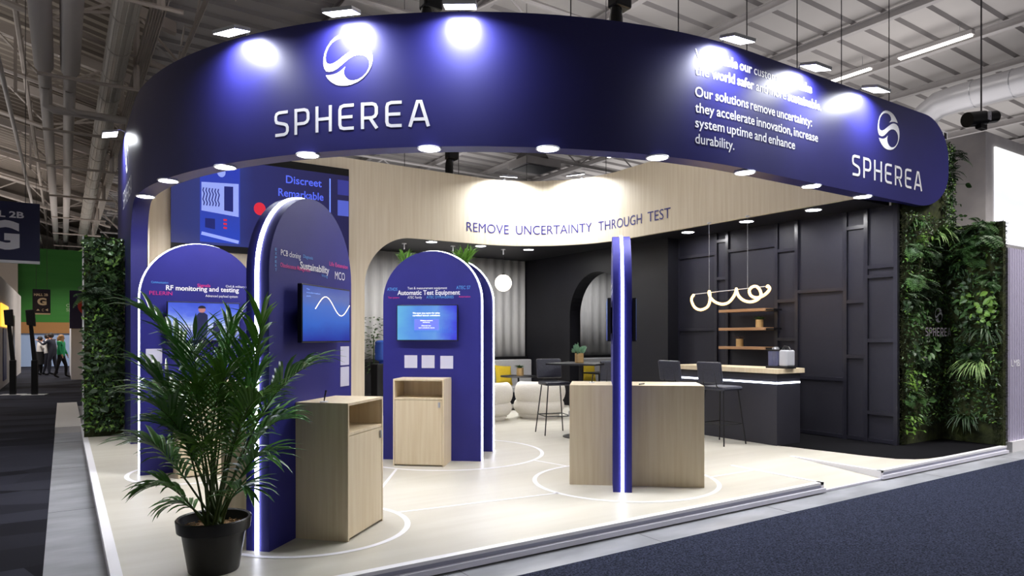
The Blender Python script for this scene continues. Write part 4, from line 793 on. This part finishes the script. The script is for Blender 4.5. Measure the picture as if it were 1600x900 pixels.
pipe(-.32, 7.0, .17, 2, 16.5, 'left one of two wide white pipes running above the aisle', .12); pipe(.12, 7.0, .17, 2, 16.5, 'right one of two wide white pipes running above the aisle', .12)
RIB = M('ribbed_metal', (190, 184, 176), .45, .3)
r = thing('ventilation_duct', 'round ribbed grey duct running along the roof valley', 'duct', (.86, 20, 6.95)); m = MB(); m.tube([(0, -18, 0), (0, 30, 0)], .2, 24); m.build('shell', RIB, r, smooth=True)
m = MB()
for j in range(16): a = 2*math.pi*j/16; m.tube([(.2*math.cos(a), -18, .2*math.sin(a)), (.2*math.cos(a), 30, .2*math.sin(a))], .008, 4)
for j in range(30): m.lathe([(.21, -.02), (.21, .02)], 24, (0, 0, 0)) if 0 else m.tube([(.2*math.cos(a), -16+j*1.5, .2*math.sin(a)) for a in [2*math.pi*q/20 for q in range(20)]], .016, 5, True)
m.build('rib', RIB, r)
r = thing('cable_tray', 'flat ribbed cable tray beside the round duct above the pillar', 'cable tray', (1.3, 20, 6.9)); MB().box(-.12, .12, -18, 30, 0, .06).build('tray', RIB, r)
m = MB()
for j in range(6): m.tube([(-.1+.04*j, -18, -.012), (-.1+.04*j, 30, -.012)], .014, 5)
m.build('cables', IRONW, r)
r = thing('conduit', 'thin white conduit hanging left of the wide pipes', 'pipe', (-.85, 20, 6.8)); MB().tube([(0, -17, .1), (0, -8, 0), (-.15, -6, -.1), (-.15, 30, 0)], .045, 10).build('tube', DUCT, r, smooth=True)
for y in (12, 18, 26): MB().box(-.03, .03, y-20, y-19.95, 0, 1.2).build('hanger', IRONW, r)
# tube lights
def tubel(x, y, z, label, L=1.5):
    r = thing('tube_light', label, 'ceiling light', (x, y, z), 0, 'tube lights under the hall roof'); MB().box(-.07, .07, -L/2, L/2, 0, .08).build('housing', IRON, r); MB().box(-.055, .055, -L/2+.03, L/2-.03, -.03, 0).build('tube', TUBEL, r)
    MB().tube([(0, -L/3, .08), (0, -L/3, .35)], .006, 5).build('hanger', STEEL, r)
tubel(15.5, 7.21, 7.75, 'long glowing tube light under the roof, upper right'); tubel(15.5, 9.2, 7.75, 'tube light under the roof, partly behind the fascia top between two floodlights', 1.3)
tubel(15.6, 15.4, 7.75, 'tube light seen through the ring, above the word through', 1.1); tubel(15.6, 17.0, 7.75, 'tube light seen through the ring, left above the right veneer floodlight', 1.5); tubel(18, 24, 7.7, 'small distant tube light seen through the ring, by the veneer corner', 1.5)
# silver duct, hoists, cables, moving head
r = thing('air_duct', 'large round silver air duct with a downward outlet, upper right', 'duct', (17, 7.8, 7.0)); m = MB(); m.tube([(0, -9, 0), (0, -.4, 0), (0, .0, -.03), (0, .28, -.2), (0, .38, -.5), (0, .38, -.62)], [.3, .3, .3, .3, .28, .26], 24); m.build('shell', M('galvanised', (200, 200, 205), .35, .4), r, smooth=True)
m = MB()
for j in range(12): m.tube([(.3*math.cos(a), -9+j*.75, .3*math.sin(a)) for a in [2*math.pi*q/20 for q in range(20)]], .012, 5, True)
m.build('seam', STEEL, r); m = MB(); m.box(-.42, .42, 0, .76, -.82, -.6); m.build('outlet', WHITE, r); m = MB(); [m.box(-.36+.2*i, -.24+.2*i, -.006, 0, -.78, -.64) for i in range(4)]; m.build('grille', BLKP, r)
def hoist(x, y, z, label, bag=False):
    r = thing('chain_hoist', label, 'hoist', (x, y, z)); MB().box(-.12, .12, -.09, .09, -.1, .12).build('motor', BLKP, r, bevel=.03); MB().tube([(0, 0, .1), (0, 0, 8.345-.02*(x-2)-z)], .012, 6).build('chain', STEEL, r)
    MB().tube([(.03, 0, -.1), (.03, 0, -.5 if bag else ZT-z)], .008, 5).build('load_chain', STEEL, r); MB().lathe([(.05, -.62), (.085, -.55), (.08, -.22), (.06, -.1)], 14, (-.06, 0, 0)).build('chain_bag', BLKP, r, smooth=True)
    if bag: MB().lathe([(.07, .12), (.09, .2), (.06, .28)], 14).build('cap', YELL, r, smooth=True)
hoist(3.6, 7.2, 5.48, 'black chain hoist above the fascia between two floodlights'); hoist(5.45, 5.99, 5.5, 'black chain hoist above the dark middle of the fascia'); hoist(6.66, 12.38, 5.3, 'black chain hoist with a yellow cap seen through the ring', True)
CAB = M('dark_cable', (62, 60, 64), .5)
def cable(x, y, z0, z1, label, r_=.006): 
    o = MB().tube([(0, 0, 0), (0, 0, z1-z0)], r_, 5).build('suspension_cable', CAB, smooth=True); o.location = (x, y, z0); tag(o, label, 'cable', 'suspension cables')
for u in (-2.1, -.9, .1, 1.0, 1.9, 3.0):
    x, y = fpath(u, -.1); cable(x, y, ZT-.02, rz_(x)-.06, 'thin cable from the fascia top up to the roof')
for u in (-1.5, -.4, 1.0, 2.6): x, y = wpath(u, .03); cable(x, y, ZT-.02, rz_(x)-.06, 'thin cable from the veneer band up to the roof')
def V2(p, q): return [p, q]
r = thing('stage_light', 'black stage spotlight hanging from a cable, upper right', 'spotlight', (13.5, 5.5, 5.42)); m = MB(); m.tube([(-.3, .1, -.06), (.05, -.02, 0)], .13, 18); m.tube([(.05, -.02, 0), (.3, -.1, .05)], .105, 18); m.build('barrel', BLKP, r, smooth=True); MB().box(-.12, .12, -.05, .05, -.2, -.1).build('yoke', BLKP, r, bevel=.01)
MB().tube([(0, 0, .1), (0, 0, rz_(13.5)-5.62)], .014, 6).build('cable', CAB, r); MB().box(-.05, .05, -.14, -.12, -.06, .08).build('label_plate', WHITE, r)
# air unit seen through the ring
r = thing('air_unit', 'grey boxy ventilation unit seen through the ring', 'ventilation unit', (11.54, 16.35, 6.6)); MB().box(-.6, .6, -.5, .5, -.1, .12).build('casing', IRON, r, bevel=.02); MB().box(-.5, .5, -.42, .42, -.12, -.1).build('grille', M('dark_grille', (90, 92, 98), .5), r); MB().lathe([(.65, .12), (.4, .4), (.1, .45)], 4).build('hood', M('grey_hood', (128, 126, 126), .6), r)
# neighbour stand on the right
g = thing('neighbour_booth', 'white box shaped stand with a bright glowing screen, at the right edge', 'booth', (13.67, 5.5, 0))
MB().box(0, 6, 0, 4, 0, 5.22).build('wall', M('booth_white', (240, 236, 234), .5, rgb2=(221, 217, 217), scale=(2, 2, 2)), g)
MB().box(.33, 5, -.03, .0, 3.28, 4.99).build('screen', grad('white_screen', [(0, (250, 250, 255)), (.5, (228, 230, 236)), (1, (255, 255, 255))], 1.25, 2, (2, .6)), g)
g = thing('ribbed_panel', 'pale lavender ribbed panel on a white plinth, right edge', 'panel', (10.74, 4.05, 0))
MB().box(0, 4, 0, .6, .14, 2.78).build('panel', M('lavender', (196, 192, 214), .4, rgb2=(205, 201, 222), scale=(3, 3, 3)), g); m = MB()
for i in range(70): m.box(.02+.055*i, .045+.055*i, -.012, 0, .14, 2.78)
m.build('rib', M('lavender_rib', (208, 204, 226), .35), g); MB().box(-.0, 4, -.05, .6, 0, .14).build('plinth', WHITE, g)
m = MB(); put(m, 'LMB', .06, 1.16, .09, lambda u, z: (u, -.015, z), .34); m.build('lettering', VINYL, g, fix=False)
# hanging signs
SIGN = M('sign_navy', (30, 34, 74), .5)
def sign(x, y, z0, w_, h, label, arrows=False):
    r = thing('hanging_sign', label, 'sign', (x, y, z0)); MB().box(-w_/2, w_/2, 0, .03, 0, h).build('board', SIGN, r); MB().box(-w_/2, w_/2, -.01, .04, -.05, 0).build('bottom_rail', WHITE, r)
    m = MB(); q = lambda u, z: (u, -.004, z); put(m, 'HALL 2B', -.42*w_, .73*h if not arrows else .72*h, .10*h, q, .28*w_ if not arrows else .36*w_, .03); put(m, 'G', -.24*w_, .21*h if not arrows else .35*h, .43*h if not arrows else .27*h, q, .22*w_ if not arrows else .28*w_, .05)
    if arrows: m.poly([(-.3*w_, .1*h), (-.2*w_, .18*h), (-.1*w_, .1*h)], q); put(m, 'C', .02*w_, .08*h, .1*h, q, .12*w_); m.poly([(.2*w_, .14*h), (.36*w_, .2*h), (.36*w_, .08*h)], q)
    m.build('lettering', VINYL, r, fix=False)
    for sx in (-.3, .3): MB().tube([(sx*w_, .015, h), (sx*w_, .015, 8.2+.25*(1.6-x)-.02-z0)], .006, 5).build('wire', CAB, r)
sign(-.88, 15, 2.93, 1.06, 1.04, 'large navy hall sign cut by the left edge'); sign(-.63, 29.1, 2.42, .52, .84, 'small navy hall sign with arrows hanging in front of the green wall', True)
# end of the hall
struct(MB().box(-3.0, 9, 45, 45.3, 2.4, 6.4).build('wall_end', M('green_wall', (44, 120, 34), .6, rgb2=(52, 128, 40), scale=(.3, .3, 3))), 'bright green end wall of the hall')
struct(MB().box(-14, -2.0, 44.5, 44.8, 2.4, 8).build('wall_cream', M('cream_wall', (214, 200, 184), .6)), 'cream wall left of the green wall'); struct(MB().box(-14, 30, 60.2, 60.5, 0, 12).build('wall_far', M('grey_wall', (150, 142, 134), .7)), 'far end wall of the hall')
struct(MB().box(-3, 9, 44.9, 45.2, 1.8, 2.4).build('trim_6', M('wood_band', (170, 120, 66), .6)), 'wood band below the green wall'); struct(MB().box(-3, 9, 45, 45.2, 0, 1.8).build('wall_blue', M('pale_blue_wall', (168, 190, 226), .5)), 'pale blue wall below the wood band')
m = MB(); RUN = [[(0, 0), (.25, .35), (.45, .5), (.55, .85)], [(.45, .5), (.7, .4), (.75, .05)], [(.55, .8), (.8, .62), (.95, .72)], [(.55, .82), (.35, .72), (.25, .9)]]
q = lambda u, z: (.35+u*1.7, 44.99, 2.95+z*1.4)
for st in RUN: ribbon(m, st, .11, q)
m.poly([(.66+.08*math.cos(a), 1.0+.1*math.sin(a)) for a in [2*math.pi*i/16 for i in range(16)]], q); put(m, 'OPEN', -.12, .22, .12, q, .25); put(m, 'SPACE', -.12, .05, .12, q, .3)
m.build('running_figure', M('pictogram', (170, 190, 150), .6), bpy.data.objects['wall_end'], fix=False)
g = thing('neighbour_booth', 'white stand with an orange lit panel along the far left of the aisle', 'booth', (-1.57, 28.5, 0)); MB().box(-2, 0, -4, 9, 0, 3.4).build('wall', M('booth_cream', (222, 214, 208), .6), g); MB().box(.0, .03, -3.0, .2, 1.9, 2.6).build('lit_panel', glow('orange_glow', (255, 190, 60), 1.6), g); MB().box(0, .02, -2.0, -.6, 0.2, 1.85).build('blue_panel', M('booth_blue', (40, 46, 120), .5), g); MB().box(0, .02, 3.0, 4.0, .2, 2.4).build('door', BLKP, g)
g = thing('neighbour_booth', 'blue and white stand front beyond the orange lit panel', 'booth', (-2.9, 41, 0)); MB().box(-2, -.1, -3, 3, 0, 3.0).build('wall', WHITE, g); MB().box(-.6, .3, -3.05, -3, .1, 2.6).build('blue_panel', M('booth_sky', (60, 110, 190), .5), g)
g = thing('neighbour_booth', 'pale stand with a dark round poster just left of the living wall', 'booth', (.45, 30, 0)); MB().box(-.2, 5, 0, 8, 0, 3.2).build('wall', WHITE, g)
m = MB().box(-.25, .6, -.04, 0, 1.9, 3.3); m.build('poster', M('poster_navy', (50, 48, 92), .5), g); m = MB(); m.poly([(.5+.45*math.cos(a), 2.75+.4*math.sin(a)) for a in [math.pi/2+math.pi*i/16 for i in range(17)]], lambda u, z: (u-.05, -.05, z)); m.build('poster_disc', M('poster_red', (200, 70, 60), .5), g, fix=False)
o = MB().box(-.11, .26, 13.3, 18.3, 0, .1).build('platform', M('white_platform', (214, 210, 206), .5)); tag(o, 'low white platform edge beside the aisle beyond the living wall', 'platform')
def kiosk(x, y, label):
    r = thing('kiosk_stand', label, 'kiosk', (x, y, 0), -.25, 'black kiosk posts'); m = MB(); m.box(-.07, .07, -.05, .05, .03, .95); m.build('lower_post', BLKP, r, bevel=.01); m = MB(); m.add([(-.05, -.03, .95), (.05, -.03, .95), (.05, .03, .95), (-.05, .03, .95), (-.13, -.03, 1.95), (-.05, -.03, 1.95), (-.05, .03, 1.95), (-.13, .03, 1.95)], [(0, 1, 5, 4), (1, 2, 6, 5), (2, 3, 7, 6), (3, 0, 4, 7)]); m.build('upper_post', BLKP, r)
    m = MB(); m.add([(-.17, -.06, 1.9), (.02, -.06, 1.86), (.02, .06, 1.86), (-.17, .06, 1.9), (-.2, -.06, 2.3), (-.01, -.06, 2.32), (-.01, .06, 2.32), (-.2, .06, 2.3)], [(0, 1, 5, 4), (1, 2, 6, 5), (2, 3, 7, 6), (3, 0, 4, 7), (4, 5, 6, 7), (0, 3, 2, 1)]); m.build('head', BLKP, r, bevel=.01); MB().box(-.28, .28, -.18, .18, 0, .03).build('foot', STEEL, r, bevel=.01)
kiosk(-1.13, 22.77, 'black kiosk post nearer the left edge of the aisle'); kiosk(-.64, 22.44, 'black kiosk post nearer the people in the aisle')

# ------------------------------------------------------------------ people in the aisle
SKIN = M('skin', (196, 146, 120), .6)
def person(x, y, rz, label, top, bottom, hair, arms, h=1.74, lean=0, skirt=False, longhair=False, stride=.1):
    k = h/1.74; r = thing('person', label, 'person', (x, y, .004), rz)
    J = {'pel': (0, 0, .95), 'ch': (lean*.5, 0, 1.2), 'up': (lean, 0, 1.4), 'nk': (lean*1.1, 0, 1.5), 'hd': (lean*1.2+.02, 0, 1.585), 'ht': (lean*1.2+.02, 0, 1.69)}; rad = {'pel': .155, 'ch': .145, 'up': .14, 'nk': .058, 'hd': .09, 'ht': .075}
    E = [('pel', 'ch'), ('ch', 'up'), ('up', 'nk'), ('nk', 'hd'), ('hd', 'ht')]
    for s, nm in ((1, 'l'), (-1, 'r')):
        ar = arms[0 if s == 1 else 1]
        J.update({'sh'+nm: (lean, s*.19, 1.42), 'el'+nm: (lean+ar[0][0], s*ar[0][1], ar[0][2]), 'wr'+nm: (lean+ar[1][0], s*ar[1][1], ar[1][2]), 'ha'+nm: (lean+ar[1][0]+ar[2][0], s*(ar[1][1]+ar[2][1]), ar[1][2]+ar[2][2])})
        J.update({'hi'+nm: (0, s*.095, .88), 'kn'+nm: (s*stride*.7+.03, s*.1, .48), 'an'+nm: (s*stride-.03, s*.1, .09), 'to'+nm: (s*stride+.14, s*.12, .035)})
        rad.update({'sh'+nm: .075, 'el'+nm: .05, 'wr'+nm: .035, 'ha'+nm: .035, 'hi'+nm: .105, 'kn'+nm: .065, 'an'+nm: .048, 'to'+nm: .035})
        E += [('up', 'sh'+nm), ('sh'+nm, 'el'+nm), ('el'+nm, 'wr'+nm), ('wr'+nm, 'ha'+nm), ('pel', 'hi'+nm), ('hi'+nm, 'kn'+nm), ('kn'+nm, 'an'+nm), ('an'+nm, 'to'+nm)]
    ks = list(J); me = bpy.data.meshes.new('body'); me.from_pydata([Vector(J[q])*k for q in ks], [(ks.index(a), ks.index(b)) for a, b in E], [])
    o = bpy.data.objects.new('body', me); C.objects.link(o); sk = o.modifiers.new('skin', 'SKIN'); sk.use_smooth_shade = True
    for q, v in zip(ks, me.skin_vertices[0].data): v.radius = (rad[q]*k, rad[q]*k*(1.2 if q in ('pel', 'ch', 'up') else 1)); v.use_root = q == 'pel'
    o.modifiers.new('sub', 'SUBSURF').levels = 1
    dg = bpy.context.evaluated_depsgraph_get(); dg.update(); nm_ = bpy.data.meshes.new_from_object(o.evaluated_get(dg)); bpy.data.objects.remove(o)
    nm_.materials.clear()
    for mt in (SKIN, top, bottom, BLKP): nm_.materials.append(mt)
    hz = [Vector(J['ha'+q])*k for q in 'lr']
    for p in nm_.polygons:
        c_ = p.center; z = c_.z/k; hand = min((c_-q).length for q in hz) < .085
        p.material_index = 0 if hand or z > 1.475 else 3 if z < .085 else 2 if z < .93 and abs(c_.y) < .26 else 1
        p.use_smooth = True
    b = bpy.data.objects.new('body', nm_); C.objects.link(b); b.parent = r
    hd = Vector(J['hd'])*k; m = MB(); m.sphere(hd+Vector((-.018, 0, .045))*k, .108*k, 14, sz=1.05); 
    if longhair: m.lathe([(.05, -.28), (.11, -.15), (.12, 0), (.08, .09)], 12, hd+Vector((-.045, 0, .0)))
    m.build('hair', hair, r, smooth=True)
    m = MB(); m.sphere(hd+Vector((.1, 0, -.01))*k, .018, 8); [m.sphere(hd+Vector((.085, s*.035, .02))*k, .011, 6) for s in (-1, 1)]; m.build('face', M('face_tone', (160, 110, 90), .6), r, smooth=True)
    for nm in 'lr':
        m = MB(); w_ = Vector(J['ha'+nm])*k; d = (w_-Vector(J['wr'+nm])*k).normalized(); sd = d.cross(Vector((0, 0, 1))); sd = sd.normalized() if sd.length > .1 else Vector((1, 0, 0))
        for q, L in ((-.024, .06), (-.008, .075), (.008, .07), (.024, .055)): m.tube([w_+sd*q, w_+sd*q+d*L*.5, w_+sd*q+d*L*.9+Vector((0, 0, -.015))], [.009, .0085, .006], 6)
        m.tube([w_-sd*.02-d*.03, w_-sd*.05+d*.01], [.01, .008], 6); m.build('fingers', SKIN, r, smooth=True)
    if skirt: MB().lathe([(.2, .45), (.19, .7), (.17, .98)], 20).build('skirt', bottom, r, smooth=True)
    return r
SUIT = M('dark_suit', (30, 32, 48), .7); WSH = M('white_shirt', (226, 222, 218), .7); KHA = M('khaki', (104, 96, 70), .8); GRN = M('green_top', (30, 160, 100), .7); BLO = M('blonde_hair', (176, 132, 84), .7); DKH = M('dark_hair', (34, 26, 22), .7); BKT = M('black_cloth', (24, 24, 28), .8)
UPP = [((.18, .24, 1.25), (.42, .16, 1.42), (.06, 0, .03)), ((.18, .24, 1.25), (.42, .16, 1.42), (.06, 0, .03))]
DWN = [((.02, .25, 1.16), (.12, .26, .94), (.02, 0, -.07)), ((.02, .25, 1.16), (.12, .26, .94), (.02, 0, -.07))]
FLD = [((.05, .26, 1.17), (.25, .1, 1.15), (.06, -.05, .02)), ((.05, .26, 1.17), (.25, .1, 1.2), (.06, -.05, .02))]
fw = math.atan2(.55, -.83)
def at2(px, Z): lt = (px-800)/1066.67*Z; return (lt*.8355+Z*.5495, -lt*.5495+Z*.8355)
person(-.36, 33.99, math.radians(150), 'person in a dark suit raising both arms in the aisle', SUIT, SUIT, DKH, UPP, 1.76, .05)
person(*(-.55, 34.3), math.radians(0), 'person in a white shirt facing the one in the dark suit', WSH, SUIT, DKH, FLD, 1.72)
person(*(-.80, 34.4), math.radians(20), 'person in a white top and black skirt in the aisle', WSH, BKT, DKH, FLD, 1.62, skirt=True)
person(-.06, 31.67, math.radians(-20), 'person with long blonde hair in a bright green top', GRN, BKT, BLO, DWN, 1.68, longhair=True, stride=.16)
person(-2.05, 40.5, math.radians(-60), 'person in a white shirt and khaki trousers far left', WSH, KHA, DKH, FLD, 1.74)
